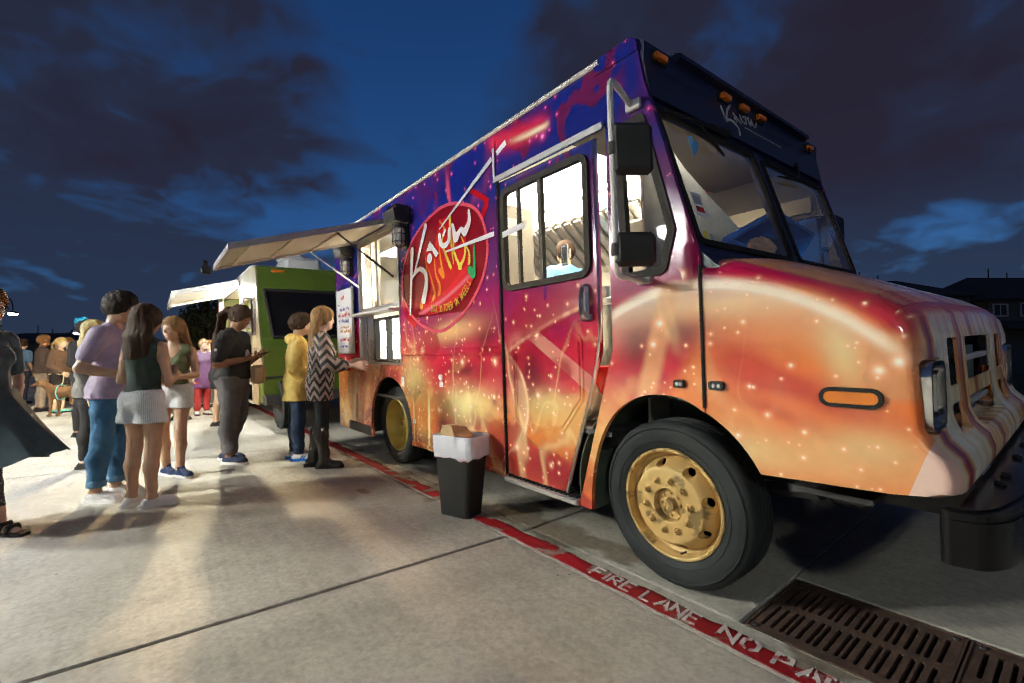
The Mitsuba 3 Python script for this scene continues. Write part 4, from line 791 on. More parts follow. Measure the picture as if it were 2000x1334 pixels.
# what lies on the dash and in the doorway
prin('mat_blue_plastic', (.030, .16, .55), .35)
prin('mat_kraft', proc(lambda p, n, uv: mix((.36, .22, .10), (.50, .33, .17), fbm(p.x * 30, p.y * 30, p.z * 30, 3))), .8)
def tray():
    o = [np.array(p, float) for p in ((-.02, .60, 1.88), (-.05, 1.38, 2.17), (-.06, 2.08, 2.10), (-.04, 1.62, 1.80))]
    q = [p * np.array([1, .94, .985]) + np.array([-.16, .05, -.02]) for p in o]
    rim = tube(o + [o[0], o[0] + (o[1] - o[0]) * .02], .022, 6)
    f = []; v = o + q
    for i in range(4): j = (i + 1) % 4; f += [(i, j, 4 + j), (i, 4 + j, 4 + i)]
    f += [(4, 5, 6), (4, 6, 7)]
    return rim, trimesh.Trimesh(np.array(v), f, process=False)
a, b = tray()
add('blue_tray__rim', a, 'mat_blue_plastic', 30, TRUCK); add('blue_tray__basin', b, 'mat_blue_plastic', False, TRUCK)
label('blue_tray', 'blue plastic tray leaning on the dashboard behind the windshield of the food truck', 'tray')
rng = np.random.default_rng(4)
pv = trimesh.creation.icosphere(2, .10); v = np.asarray(pv.vertices); pv.vertices = v * (1 + .5 * (meshkit.fbm(v * 40, 3, seed=3)[:, None] - .5)) * [.6, 1.5, .75] + [.02, .98, 1.86]
add('paper_bag', pv, 'mat_kraft', False, TRUCK, text='crumpled brown paper lying in front of the blue tray on the dashboard', cat='paper bag')
prin('mat_red_plastic', (.50, .012, .015), .35)
add('red_bucket', lathe([(0, .80), (.12, .80), (.15, 1.10), (.16, 1.10), (.16, 1.125), (.14, 1.12), (.12, .82)], 24, (-.78, .48, .0)), 'mat_red_plastic', 30, TRUCK, text='red plastic bucket standing in the open doorway of the food truck', cat='bucket')
pv = trimesh.creation.icosphere(2, .13); v = np.asarray(pv.vertices); pv.vertices = v * (1 + .5 * (meshkit.fbm(v * 30 + 4, 3, seed=9)[:, None] - .5)) * [.9, .8, 1.0] + [-.84, .24, .90]
add('rubbish_bag', pv, 'mat_cream', 30, TRUCK, text='pale stuffed rubbish bag in the doorway below the red bucket', cat='bag')
inner('door_bench', box(-1.2, -.60, .34, .8, .76, .80), mat='mat_interior_white')

prin('mat_teal_box', (.02, .16, .14), .5)
add('teal_box', box(.01, .09, .34, .62, 1.60, 1.72, .01), 'mat_teal_box', False, TRUCK, text='dark teal box lying on the dashboard close behind the windshield', cat='box')
add('paper_cup', lathe([(0, 1.60), (.035, 1.60), (.045, 1.72), (.040, 1.72), (.034, 1.615), (0, 1.615)], 20, (.03, .86, 0)), 'mat_white_print', 30, TRUCK, text='white paper cup on the dashboard behind the windshield', cat='cup')
pv = trimesh.creation.icosphere(2, .07); v = np.asarray(pv.vertices); pv.vertices = v * (1 + .6 * (meshkit.fbm(v * 40 + 2, 3, seed=13)[:, None] - .5)) * [.7, 1.6, .6] + [.05, 1.02, 1.66]
add('crumpled_wrapper', pv, 'mat_white_print', 20, TRUCK, text='crumpled white wrapper beside the paper cup on the dashboard', cat='wrapper')

# ---------------------------------------------------------------- the green truck behind, with its own flap and bare bulb
GT = 'green_truck'
label(GT, 'lime green food truck with a dark windshield parked behind the orange and blue one', 'food truck')
prin('mat_green', proc(lambda p, n, uv: mix((.034, .058, .005), (.048, .080, .008), fbm(p.x * 2, p.y * 2, p.z * 2, 3))), .3, clearcoat=.5)
prin('mat_green_side', (.30, .32, .14), .35, clearcoat=.4)
def gt(part, m, mat, smooth=False, **k): return add(f'{GT}__{part}', m, mat, smooth, TRUCK, **k)
X0, Y0, Y1 = -7.52, -.66, 1.75
nose = [(-7.98, 2.83), (X0 - .04, 2.80), (X0 + .02, 2.42), (X0 + .20, 1.52), (X0 + .28, 1.40), (X0 + .30, .45), (-7.98, .45)]
gt('front_body', ext_xz(Polygon(nose), Y0 + .012, Y1), 'mat_green')
gt('windshield_frame', cat_(*[tube([(X0 + .03, y0, z0), (X0 + .205, y1, z1)] if z0 != z1 else [(X0 + (.03 if z0 > 2 else .205), y0, z0), (X0 + (.03 if z0 > 2 else .205), y1, z1)], .030, 6) for y0, z0, y1, z1 in ((-.55, 2.38, -.45, 1.56), (1.66, 2.38, 1.66, 1.56), (-.55, 2.38, 1.66, 2.38), (-.45, 1.56, 1.66, 1.56))]), 'mat_black_rubber', 30)
gt('windshield', trimesh.Trimesh([(X0 + .034, -.55, 2.38), (X0 + .034, 1.66, 2.38), (X0 + .210, 1.66, 1.56), (X0 + .210, -.45, 1.56)], [(0, 2, 1), (0, 3, 2)], process=False), 'mat_black_gloss')
prin('mat_van_side', proc(lambda p, n, uv: mix((.20, .185, .12), (.30, .28, .19), fbm(p.x * 4, p.y * 4, p.z * 4, 3))), .3, metallic=.5)
sidep = Polygon([(-13.2, .38), (-13.2, 2.84), (-7.98, 2.84), (X0 - .04, 2.80), (X0 + .02, 2.42), (X0 + .20, 1.52), (X0 + .28, 1.40), (X0 + .30, .95), (X0 + .1, .95), (X0 - .1, .40)])
gdoor, gwin, ghatch = sbox(-8.85, .42, -8.15, 2.30), rrect(-8.08, -7.66, 1.62, 2.28, .05), sbox(-12.2, 1.45, -9.35, 2.66)
gt('side_wall', ext_xz(sidep.difference(unary_union([gdoor, gwin, ghatch])), Y0, Y0 + .03), 'mat_van_side')
gt('side_wall', box(-13.2, -8, Y1 - .03, Y1, .4, 2.8), 'mat_green'); gt('rear_wall', box(-13.2, -13.17, Y0 + .03, Y1 - .03, .4, 2.8), 'mat_green')
gt('roof', box(-13.2, -7.95, Y0, Y1, 2.842, 2.87), 'mat_white_metal')
gt('roof_vent', box(-9.1, -8.2, -.05, .62, 2.87, 3.13, .06), 'mat_white_metal', 30)
gt('vent_cap', lathe([(0, .0), (.30, .02), (.34, -.06), (.30, -.10), (0, -.10)], 20, (-9.0, .3, 3.25)), 'mat_white_metal', 30)
gt('side_window', ext_xz(gwin.difference(gwin.buffer(-.03)), Y0 - .008, Y0 + .02), 'mat_black_rubber')
add(f'{GT}__side_window__pane', ext_xz(gwin.buffer(-.02), Y0 + .006, Y0 + .010), 'mat_black_gloss', False, TRUCK)
gt('open_door', cat_(box(-8.16, -8.12, Y0 - .012, Y0 + .02, .42, 2.30), box(-8.88, -8.84, Y0 - .012, Y0 + .02, .42, 2.30), box(-8.88, -8.12, Y0 - .012, Y0 + .02, 2.30, 2.34), box(-8.88, -8.12, Y0 - .012, Y0 + .02, .38, .42)), 'mat_aluminium')
gt('rear_lining', cat_(box(-13.1, -8.2, Y1 - .08, Y1 - .05, .8, 2.78), box(-13.1, -8.2, Y0 + .05, Y1 - .05, 2.78, 2.80), box(-8.10, -8.06, Y0 + .05, Y1 - .05, .8, 2.78), box(-13.1, -8.2, Y0 + .05, Y1 - .05, .70, .74)), 'mat_interior_white')
gt('ceiling_strip', box(-12.4, -8.8, .1, .3, 2.74, 2.77), 'mat_white_metal')
gt('hatch_frame', cat_(box(-9.40, -9.35, Y0 - .01, Y0 + .04, 1.42, 2.70), box(-12.2, -9.35, Y0 - .20, Y0 + .04, 1.40, 1.45), box(-12.2, -9.35, Y0 - .01, Y0 + .04, 2.66, 2.70)), 'mat_aluminium')
def gflap(x0, x1, d0, d1, h0, h1, ang=-14):
    m = box(x0, x1, d0, d1, h0, h1); v = np.asarray(m.vertices); a = math.radians(ang)
    return trimesh.Trimesh(np.stack([v[:, 0], Y0 - v[:, 1] * math.cos(a), 2.76 + v[:, 1] * math.sin(a) + v[:, 2]], 1), m.faces[:, ::-1], process=False)
g = gt('serving_flap', gflap(-12.2, -9.3, .0, 1.15, 0, .03), 'mat_white_metal')
add(g + '__edge', cat_(gflap(-12.2, -9.3, 1.10, 1.15, -.10, -.002), gflap(-12.2, -12.15, .0, 1.1, -.06, -.002), gflap(-9.35, -9.3, .0, 1.1, -.06, -.002)), 'mat_white_metal', False, TRUCK)
gt('bare_bulb', trimesh.creation.icosphere(2, .085).apply_translation([-9.24, Y0 - .34, 2.50]), 'mat_interior_white', 30, emit=(9200, 6100, 3100))
gt('flap_lamp', gflap(-12.0, -9.6, .10, .16, -.06, -.01), 'mat_interior_white', emit=(130, 96, 54))  # added strip that brightens the flap's underside beside the bulb
gt('bulb_bracket', cat_(tube([(-9.24, Y0, 2.66), (-9.24, Y0 - .34, 2.66), (-9.24, Y0 - .34, 2.57)], .012, 6), box(-9.37, -9.23, Y0 - .02, Y0, 2.66, 2.76)), 'mat_dark_steel')
gt('clearance_lamp', cat_(box(X0 - .05, X0 - .015, -.42, -.20, 2.70, 2.75, .01)), 'mat_amber'); gt('clearance_lamp', box(X0 - .05, X0 - .015, .85, 1.25, 2.70, 2.75, .01), 'mat_black_plastic')
k = gt('mirror_arm', tube(bend([(-7.62, Y0, 2.22), (-7.50, Y0 - .20, 2.24), (-7.48, Y0 - .22, 1.42), (-7.55, Y0, 1.36)], .07), .015, 8), 'mat_white_metal', 30)
for z0, z1 in ((1.72, 2.05), (1.46, 1.66)): add(k + '__head', box(-7.50, -7.42, Y0 - .30, Y0 - .10, z0, z1, .025), 'mat_mirror_grey', 30, TRUCK)
prin('mat_mirror_grey', (.33, .34, .36), .35, metallic=.3)
gt('bumper', box(X0 + .25, X0 + .42, Y0, Y1, .42, .60, .03), 'mat_dark_steel', 30)
add(GT + '__front_wheel__tyre', tyre(-8.45 + 1.13, .41, Y0 + .24, .24, .41), 'mat_tyre', 40, TRUCK)
add(GT + '__front_wheel__rim', lathe([(0, Y0 + .25), (.10, Y0 + .25), (.14, Y0 + .29), (.22, Y0 + .30), (.29, Y0 + .25)], 28, (-7.32, 0, .41), 'y'), 'mat_dark_steel', 30, TRUCK)
add(GT + '__rear_wheel__tyre', tyre(-11.6, .41, Y0 + .06, .5, .41), 'mat_tyre', 40, TRUCK)
gt('frame_rail', cat_(box(-13, -7.4, -.3, -.2, .42, .6), box(-13, -7.4, 1.3, 1.4, .42, .6)), 'mat_dark_steel')
gt('wheel_arch', box(X0 - .25, X0 + .3, Y0 + .02, Y0 + .45, .86, .90), 'mat_black_plastic')
# tall red banner beside its hatch
prin('mat_banner', (.42, .02, .015), .7)
add('red_banner', box(-9.60, -9.57, Y0 - .44, Y0 - .36, .02, 2.30, .01), 'mat_banner', False, text='narrow red feather banner standing beside the lit hatch of the green truck', cat='banner')

# ---------------------------------------------------------------- people: bodies grown from joints as one smooth surface
def nets(d, lo, h):
    """Surface nets: the zero surface of the field d as a triangle mesh."""
    s = d < 0
    n = np.array(d.shape) - 1
    cor = [(i, j, k) for i in (0, 1) for j in (0, 1) for k in (0, 1)]
    sl = lambda o: tuple(slice(o[a], o[a] + n[a]) for a in range(3))
    cnt = sum(s[sl(o)].astype(np.int8) for o in cor)
    act = (cnt > 0) & (cnt < 8); ids = np.full(act.shape, -1, np.int64); ids[act] = np.arange(act.sum())
    ijk = np.argwhere(act); vals = {o: d[ijk[:, 0] + o[0], ijk[:, 1] + o[1], ijk[:, 2] + o[2]] for o in cor}
    acc, c = np.zeros((len(ijk), 3)), np.zeros(len(ijk))
    for o in cor:
        for a in range(3):
            if o[a]: continue
            q = tuple(o[b] + (b == a) for b in range(3)); x = (vals[o] < 0) != (vals[q] < 0)
            t = np.where(x, vals[o] / np.where(x, vals[o] - vals[q], 1), 0)
            pt = np.tile(np.array(o, float), (len(ijk), 1)); pt[:, a] += t
            acc += np.where(x[:, None], pt, 0); c += x
    v = (ijk + acc / c[:, None]) * h + lo
    faces = []
    for a in range(3):
        b, e = (a + 1) % 3, (a + 2) % 3
        lo_s, hi_s = [slice(None)] * 3, [slice(None)] * 3
        lo_s[a], hi_s[a] = slice(0, -1), slice(1, None)
        x = s[tuple(lo_s)] != s[tuple(hi_s)]; x[tuple(slice(0, 1) if k == b else slice(None) for k in range(3))] = False
        x[tuple(slice(0, 1) if k == e else slice(None) for k in range(3))] = False
        x[tuple(slice(-1, None) if k == b else slice(None) for k in range(3))] = False
        x[tuple(slice(-1, None) if k == e else slice(None) for k in range(3))] = False
        p = np.argwhere(x); inside = s[p[:, 0], p[:, 1], p[:, 2]]
        u, w = np.eye(3, dtype=int)[b], np.eye(3, dtype=int)[e]
        q = [ids[tuple((p - m).T)] for m in (u * 0, u, u + w, w)]
        f = np.stack(q, 1); f = np.where(inside[:, None], f, f[:, ::-1])
        faces += [f[:, [0, 1, 2]], f[:, [0, 2, 3]]]
    f = np.vstack(faces)
    m = trimesh.Trimesh(v, f, process=False)
    if m.volume < 0: m.invert()
    return m

class Field:
    def __init__(s, lo, hi, h):
        s.lo, s.h = np.array(lo, float), h
        s.n = np.ceil((np.array(hi) - s.lo) / h).astype(int) + 1
        s.d = np.full(s.n, .2, np.float32)
    def grid(s, lo=None, hi=None):
        a = np.zeros(3, int) if lo is None else np.clip(np.floor((np.array(lo) - s.lo) / s.h).astype(int), 0, s.n)
        b = s.n if hi is None else np.clip(np.ceil((np.array(hi) - s.lo) / s.h).astype(int) + 1, 0, s.n)
        ax = [s.lo[k] + s.h * np.arange(a[k], b[k]) for k in range(3)]
        return tuple(slice(a[k], b[k]) for k in range(3)), np.stack(np.meshgrid(*ax, indexing='ij'), -1)
    def put(s, prim, k=.03, inflate=0.0):
        fn, lo, hi = prim; m = k + inflate + 2.5 * s.h
        sl, P = s.grid(np.array(lo) - m, np.array(hi) + m)
        if P.size == 0: return
        new, old = fn(P) - inflate, s.d[sl]
        t = np.clip(.5 + .5 * (old - new) / k, 0, 1)
        s.d[sl] = old * (1 - t) + new * t - k * t * (1 - t)
    def cut(s, prim, k=.008):
        fn, lo, hi = prim; sl, P = s.grid(np.array(lo) - .03, np.array(hi) + .03)
        if P.size == 0: return
        s.d[sl] = np.maximum(s.d[sl], -fn(P))
    def keep(s, n, c):
        """Keep the side where n.p < c."""
        _, P = s.grid(); s.d = np.maximum(s.d, (P @ np.array(n, float) - c).astype(np.float32))
    def ruffle(s, amp, freq, seed=0):
        _, P = s.grid(); near = np.abs(s.d) < amp * 2 + 2 * s.h
        s.d[near] += amp * (meshkit.fbm(P[near] * np.array(freq) + seed * 7.3, 3, seed=seed) - .5) * 2
    def mesh(s): return nets(s.d, s.lo, s.h)

def cone(a, b, ra, rb, sq=None):
    a, b = np.array(a, float), np.array(b, float); d = b - a; L = max(d @ d, 1e-9); r = max(ra, rb)
    S = np.ones(3) if sq is None else np.array(sq, float)
    def fn(P):
        t = np.clip(((P - a) @ d) / L, 0, 1)
        return np.linalg.norm((P - a - t[..., None] * d) / S, axis=-1) - (ra + (rb - ra) * t)
    R = r * S.max()
    return fn, np.minimum(a, b) - R, np.maximum(a, b) + R
def ell(c, r, R=None):
    c, r = np.array(c, float), np.array(r, float); m = r.max() if R is not None else r
    def fn(P):
        q = P - c
        if R is not None: q = q @ R
        k0 = np.linalg.norm(q / r, axis=-1); k1 = np.linalg.norm(q / r ** 2, axis=-1)
        return k0 * (k0 - 1) / np.maximum(k1, 1e-6)
    return fn, c - m, c + m
def rotm(yaw, pitch):
    cy, sy, cp, sp = math.cos(yaw), math.sin(yaw), math.cos(pitch), math.sin(pitch)
    return np.array([[cy, -sy, 0], [sy, cy, 0], [0, 0, 1]]) @ np.array([[cp, 0, sp], [0, 1, 0], [-sp, 0, cp]])

RIGHTWARD, AWAY = np.array([.616, .787]), np.array([-.787, .616])      # across our view and away from us
SKIN = {}
def skin(key, c, rough=.5):
    if key not in scene: prin(key, proc(lambda p, n, uv: mix(shade(c, .86), c, fbm(p.x * 22, p.y * 22, p.z * 22, 3))), rough, specular=.35)
    return key
def cloth(key, c, rough=.85, var=.25):
    if key not in scene: prin(key, proc(lambda p, n, uv: mix(shade(c, (1 - var)), shade(c, (1 + var * .5)), fbm(p.x * 26, p.y * 26, p.z * 26, 3)) * (.9 + .2 * noise(p.x * 260, p.y * 260, p.z * 260))), rough, sheen=.08, specular=.15)
    return key

class Person:
    def __init__(s, pos, face, H, skin_mat, pose=None, fem=False, fat=1.0, h=.012, head=(0, 0), z0=0.0, lean=(0, 0), child=1.06, hands=True):
        s.pos, s.H, s.h, s.fem, s.fat, s.lean, s.z0, s.hands = np.array(pos, float), H, h, fem, fat, lean, z0, hands
        f = np.array(face, float); f /= np.linalg.norm(f); s.f = f; s.sc = H / 1.75
        s.skin = skin_mat
        hip, sh = (.085, .165) if fem else (.088, .188)
        J = dict(hipL=(0, hip, .93), hipR=(0, -hip, .93), kneeL=(.02, hip + .005, .50), kneeR=(.02, -hip - .005, .50), ankL=(-.015, hip + .01, .085), ankR=(-.015, -hip - .01, .085), toeL=(1, .18), toeR=(1, -.18),
                 shL=(0, sh, 1.395), shR=(0, -sh, 1.395), elL=(-.03, sh + .055, 1.12), elR=(-.03, -sh - .055, 1.12), wrL=(.06, sh + .06, .88), wrR=(.06, -sh - .06, .88), curlL=.5, curlR=.5)
        J.update(pose or {}); s.J = {k: (np.array(v, float) if isinstance(v, tuple) else v) for k, v in J.items()}
        s.pivot = s.B((0, 0, 1.518)); s.R = rotm(*[math.radians(a) for a in head]); s.headc = child
    def B(s, p):
        p = np.array(p, float); t = max(0.0, p[2] - .95); return p + np.array([s.lean[0] * t, s.lean[1] * t, 0])
    def Hd(s, p): return s.pivot + s.R @ ((s.B(p) - s.B((0, 0, 1.53)) if 0 else np.array(p, float) - np.array([0, 0, 1.53])) * s.headc)
    def world(s, m):
        v = np.asarray(m.vertices) * s.sc; l = np.array([-s.f[1], s.f[0]])
        w = np.stack([s.pos[0] + v[:, 0] * s.f[0] + v[:, 1] * l[0], s.pos[1] + v[:, 0] * s.f[1] + v[:, 1] * l[1], v[:, 2] + s.z0], 1)
        return trimesh.Trimesh(w, m.faces, process=False)
    def pt(s, p):
        return s.world(trimesh.Trimesh([p, p, p], [(0, 1, 2)], process=False)).vertices[0]
    def bounds(s):
        pts = np.array([v for v in s.J.values() if isinstance(v, np.ndarray) and len(v) == 3])
        return pts.min(0) - .22, pts.max(0) + .22
    # body regions as lists of (shape, blend)
    def torso(s, lo=.8, hi=2.0):
        F, B = s.fat, s.B
        out = [(ell(B((0, 0, .95)), (.115 * F, .165 * (.97 if s.fem else .95) * F, .12)), .05), (ell(B((.005 * F, 0, 1.09)), (.100 * F, (.122 if s.fem else .140) * F, .15)), .05), (ell(B((.0, 0, 1.27)), (.112 * F ** .6, (.142 if s.fem else .160) * F ** .6, .18)), .05),
               (ell(B((-.055, .07, .915)), (.075 * F, .085 * F, .095)), .05), (ell(B((-.055, -.07, .915)), (.075 * F, .085 * F, .095)), .05), (cone(s.J['shL'] * [1, .74, 1] + [0, 0, -.012], s.J['shR'] * [1, .74, 1] + [0, 0, -.012], .050, .050), .05), (cone(s.B((-.012, .02, 1.462)), s.J['shL'] + [0, -.02, .0], .044, .042), .05), (cone(s.B((-.012, -.02, 1.462)), s.J['shR'] + [0, .02, .0], .044, .042), .05)]
        if s.fem: out += [(ell(B((.082, y, 1.265)), (.055, .058, .058)), .035) for y in (.063, -.063)]
        return out
    def neck(s): return [(cone(s.B((-.01, 0, 1.43)), s.Hd((-.005, 0, 1.56)), .056, .050 if s.fem else .056), .03)]
    def arm(s, sd, t0=0.0, t1=2.0, f=1.0):
        J = s.J; a, b, c = J['sh' + sd], J['el' + sd], J['wr' + sd]; g = (.9 if s.fem else 1.0) * s.fat ** .5 * f
        P = lambda t: a + (b - a) * t if t <= 1 else b + (c - b) * (t - 1)
        r = lambda t: np.interp(t, [0, .35, 1, 1.3, 2], [.052, .047, .038, .039, .026]) * g
        ts = [t0] + [t for t in (.35, 1.0, 1.3) if t0 < t < t1] + [t1]
        return [(cone(P(x), P(y), r(x), r(y)), .02) for x, y in zip(ts, ts[1:])]
    def leg(s, sd, t0=0.0, t1=2.0, f=1.0):
        J = s.J; a, b, c = J['hip' + sd], J['knee' + sd], J['ank' + sd]; g = s.fat ** .5 * f
        P = lambda t: a + (b - a) * t if t <= 1 else b + (c - b) * (t - 1)
        off = lambda t: np.array([-.018 * math.sin(min(1, max(0, (t - 1) / .7)) * math.pi), 0, 0])
        r = lambda t: np.interp(t, [0, .4, .95, 1.1, 1.35, 1.8, 2], [.088, .076, .055, .053, .056, .040, .037]) * g
        ts = [t0] + [t for t in (.4, .95, 1.1, 1.35, 1.8) if t0 < t < t1] + [t1]
        return [(cone(P(x) + off(x), P(y) + off(y), r(x), r(y)), .03) for x, y in zip(ts, ts[1:])]
    def head_prims(s):
        h = s.Hd; R = s.R; c = s.headc
        e = lambda p, r: ell(h(p), np.array(r) * c, R)
        w = .96 if s.fem else 1.0
        return [(e((.012, 0, 1.660), (.098, .078 * w, .098)), .02), (e((.040, 0, 1.592), (.062, .060 * w, .062)), .035), (e((.078, 0, 1.556), (.022, .026, .020)), .03), (cone(h((.098, 0, 1.655)), h((.117, 0, 1.620)), .009 * c, .013 * c), .014),
                (e((.088, 0, 1.672), (.020, .052, .012)), .02), (e((.096, 0, 1.578), (.012, .024, .010)), .012), (e((.005, .080 * w, 1.628), (.018, .010, .032)), .008), (e((.005, -.080 * w, 1.628), (.018, .010, .032)), .008), (e((.060, .040, 1.61), (.03, .026, .03)), .03), (e((.060, -.040, 1.61), (.03, .026, .03)), .03)]
    def hand(s, sd):
        J = s.J; e, w = J['el' + sd], J['wr' + sd]; d = (w - e) / np.linalg.norm(w - e)
        d = np.array(J['aim' + sd]) / np.linalg.norm(J['aim' + sd]) if 'aim' + sd in J else d
        up = np.array(J['palm' + sd], float) if 'palm' + sd in J else np.array([0, -1.0 if sd == 'L' else 1.0, -.3])     # the palm's normal
        nrm = up - d * (up @ d); nrm /= np.linalg.norm(nrm); side = np.cross(nrm, d) * (1 if sd == 'L' else -1)
        out = []; curl = J['curl' + sd]
        for i, (o, L, ang) in enumerate(((.030, .92, .10), (.010, 1.0, .02), (-.010, .95, -.06), (-.028, .78, -.14))):
            dd = d + side * ang; dd /= np.linalg.norm(dd); k = w + dd * .085 + side * o
            out.append((cone(w + side * o * .55, k, .017, .0125), .012))
            q, a = k, curl * (.6 + .12 * i)
            for seg, r0, r1 in ((.042 * L, .0105, .0095), (.026 * L, .0095, .0088), (.020 * L, .0088, .0075)):
                v = dd * math.cos(a) + nrm * math.sin(a); out.append((cone(q, q + v * seg, r0, r1), .004)); q = q + v * seg; a += curl * .75
        b = w + d * .030 + side * .026 + nrm * .008; v = d * .72 + side * .62 + nrm * .30; v /= np.linalg.norm(v); v2 = d * .9 + side * .25 + nrm * .5; v2 /= np.linalg.norm(v2)
        out += [(cone(w + d * .012 + side * .012, b, .017, .0155), .01), (cone(b, b + v * .038, .0145, .0115), .008), (cone(b + v * .038, b + v * .038 + v2 * .030, .0115, .009), .005)]
        return out, w, w + d * .09
    def foot(s, sd):
        J = s.J; a = J['ank' + sd]; t = np.array([*J['toe' + sd], 0.0]); t /= np.linalg.norm(t)
        lift = max(0, a[2] - .085)
        g = np.array([a[0], a[1], lift])
        return g, t
    def body(s, text, name='person', barefoot=True):
        lo, hi = s.bounds(); F = Field((lo[0], lo[1], -.01), (hi[0] + .05, hi[1], 1.80), s.h)
        for pr, k in s.torso() + s.neck() + s.arm('L') + s.arm('R') + s.leg('L') + s.leg('R') + s.head_prims(): F.put(pr, k)
        for sd in 'LR':
            g, t = s.foot(sd)
            F.put(cone(g + [0, 0, .04] - t * .02, g + [0, 0, .03] + t * .13, .034, .028), .03); F.put(cone(g + [0, 0, .085], g + [0, 0, .05] + t * .03, .036, .034), .03)
        parts = [F.mesh()]
        for sd in 'LR':
            prims, w, c = s.hand(sd)
            if s.h <= .014 and s.hands:
                G = Field(np.minimum(w, c) - .11, np.maximum(w, c) + .11, .0042)
                for pr, k in prims: G.put(pr, k)
                parts.append(G.mesh())
            else:
                G = Field(np.minimum(w, c) - .11, np.maximum(w, c) + .11, .008)
                for pr, k in prims: G.put(pr, max(k, .010))
                parts.append(G.mesh())
        s.key = add(name, s.world(cat_(*parts)), s.skin, True, text=text, cat='person')
        if s.h <= .014:
            e = []
            for y in (.030, -.030):
                x = trimesh.creation.icosphere(2, 1.0); x.vertices = np.array([s.Hd(np.array([.0925, y, 1.643]) + q * [.009, .0150, .0085]) for q in np.asarray(x.vertices)]); s.part('eye', x, 'mat_eye_dark')
                b = tube([s.Hd((.099, y * .45, 1.668)), s.Hd((.102, y, 1.674)), s.Hd((.088, y * 1.7, 1.668))], [.004, .0060, .003], 5); s.part('eyebrow', b, s.brow if hasattr(s, 'brow') else 'mat_eye_dark')
            x = trimesh.creation.icosphere(2, 1.0); x.vertices = np.array([s.Hd(np.array([.103, 0, 1.5795]) + q * [.007, .025, .0085]) for q in np.asarray(x.vertices)]); s.part('lips', x, 'mat_lips')
        return s.key
    def part(s, name, m, mat, smooth=True, label_=None): return add(f'{s.key}__{name}', s.world(m), mat, smooth, text=label_)
    def garment(s, name, prims, mat, inflate=.012, planes=(), cuts=(), fold=.004, freq=(14, 14, 7), h=None, label_=None, seed=1, extra=()):
        allp = list(prims) + list(extra)
        lo = np.min([p[0][1] for p in allp], 0) - inflate - .05; hi = np.max([p[0][2] for p in allp], 0) + inflate + .05
        F = Field(lo, hi, h or s.h)
        for pr, k in prims: F.put(pr, k, inflate)
        for pr, k in extra: F.put(pr, k, 0.0)
        if fold:
            F.ruffle(fold, freq, seed)
            if fold > .006: F.ruffle(fold * .55, (26, 26, 10), seed + 40)
        for n, c in planes: F.keep(n, c)
        for c in cuts: F.cut(c)
        m = F.mesh()
        return s.part(name, m, mat, True, label_)
    def trousers(s, mat, inflate=.018, hem=.10, name='trousers', waist=.90, extra=(), **k):
        seat = [(pr, kk) for pr, kk in s.torso()[:1] + s.torso()[3:5]]
        return s.garment(name, s.leg('L', 0, 1.98) + s.leg('R', 0, 1.98), mat, inflate, [((0, 0, -1), -hem), ((0, 0, 1), waist)], extra=list(extra) + seat, **k)
    def shorts(s, mat, hem=.72, waist=1.02, flare=.03, name='shorts', **k):
        J = s.J; ex = []
        for sd in 'LR':
            a, b = J['hip' + sd], J['knee' + sd]; t = (a[2] - hem) / (a[2] - b[2]); q = a + (b - a) * (t + .12)
            ex.append((cone(a + [-.01, 0, .02], q + [-.01, 0, 0], .098 * s.fat ** .5, .098 * s.fat ** .5 + flare), .02))
        return s.garment(name, s.torso()[:1] + s.torso()[3:5], mat, .012, [((0, 0, -1), -hem), ((0, 0, 1), waist)], extra=ex, **k)
    def top(s, mat, hem=.92, sleeve=.6, inflate=.016, name='shirt', loose=0.0, arm_f=1.1, neck=1.475, cuts=(), **k):
        pr = s.torso() + (s.arm('L', 0, sleeve, arm_f) + s.arm('R', 0, sleeve, arm_f) if sleeve else [])
        if hem < .93: pr = pr + s.leg('L', 0, .22) + s.leg('R', 0, .22)
        ex = [(cone(s.B((0, 0, 1.25)), s.B((-.01, 0, hem - .02)), .10 + loose * .4, .118 * s.fat + loose, (1, 1.35, 1)), .05)] if loose else []
        planes = [((0, 0, -1), -hem)] + ([((0, 0, 1), neck + .03)] if neck else [])
        J = s.J
        cu = list(cuts) + ([cone(s.B((.004, 0, neck + .005)), s.B((.012, 0, 1.62)), .066, .075), ell(s.B((.075, 0, neck + .012)), (.05, .05, .045))] if neck else [])
        F = s.garment(name, pr, mat, inflate, planes, cu, extra=ex + k.pop('extra', []), **k)
        return F
    def shoes(s, mat, sole='mat_white_rubber', high=.085, name='shoe', boot=0.0, big=1.0, lace=None):
        for sd in 'LR':
            g, t = s.foot(sd); n = np.array([-t[1], t[0], 0]); J = s.J
            F = Field(g + [-.24, -.24, -.01], g + [.30, .24, max(.2, boot + .08)], min(s.h, .008) if s.h < .014 else .014)
            F.put(cone(g - t * .035 + [0, 0, .042], g + t * .135 + [0, 0, .036], .040 * big, .040 * big), .02); F.put(ell(g + t * .150 + [0, 0, .032], (.052 * big, .046 * big, .036)), .025)
            F.put(cone(g + [0, 0, .06], g + [.0, 0, high + .01], .043 * big, .043), .02); F.put(cone(g + t * .03 + [0, 0, .075], g + t * .09 + [0, 0, .05], .034, .032), .02)
            if boot:
                for pr, k in s.leg(sd, 1.05, 2.0): F.put(pr, k, .014)
                F.ruffle(.006, (16, 16, 24), 5); F.keep((0, 0, 1), boot)
            elif J['ank' + sd][2] < .12: F.keep((0, 0, 1), high)
            F.keep((0, 0, -1), -(g[2] + .010))
            s.part(name, F.mesh(), mat)
            o = stroke([tuple((g - t * .045)[:2]), tuple((g + t * .06)[:2]), tuple((g + t * .160)[:2])], .086 * big, .094 * big)
            s.part('sole', ext_xy(o.buffer(.003), g[2] + .0, g[2] + .028), sole, 40)
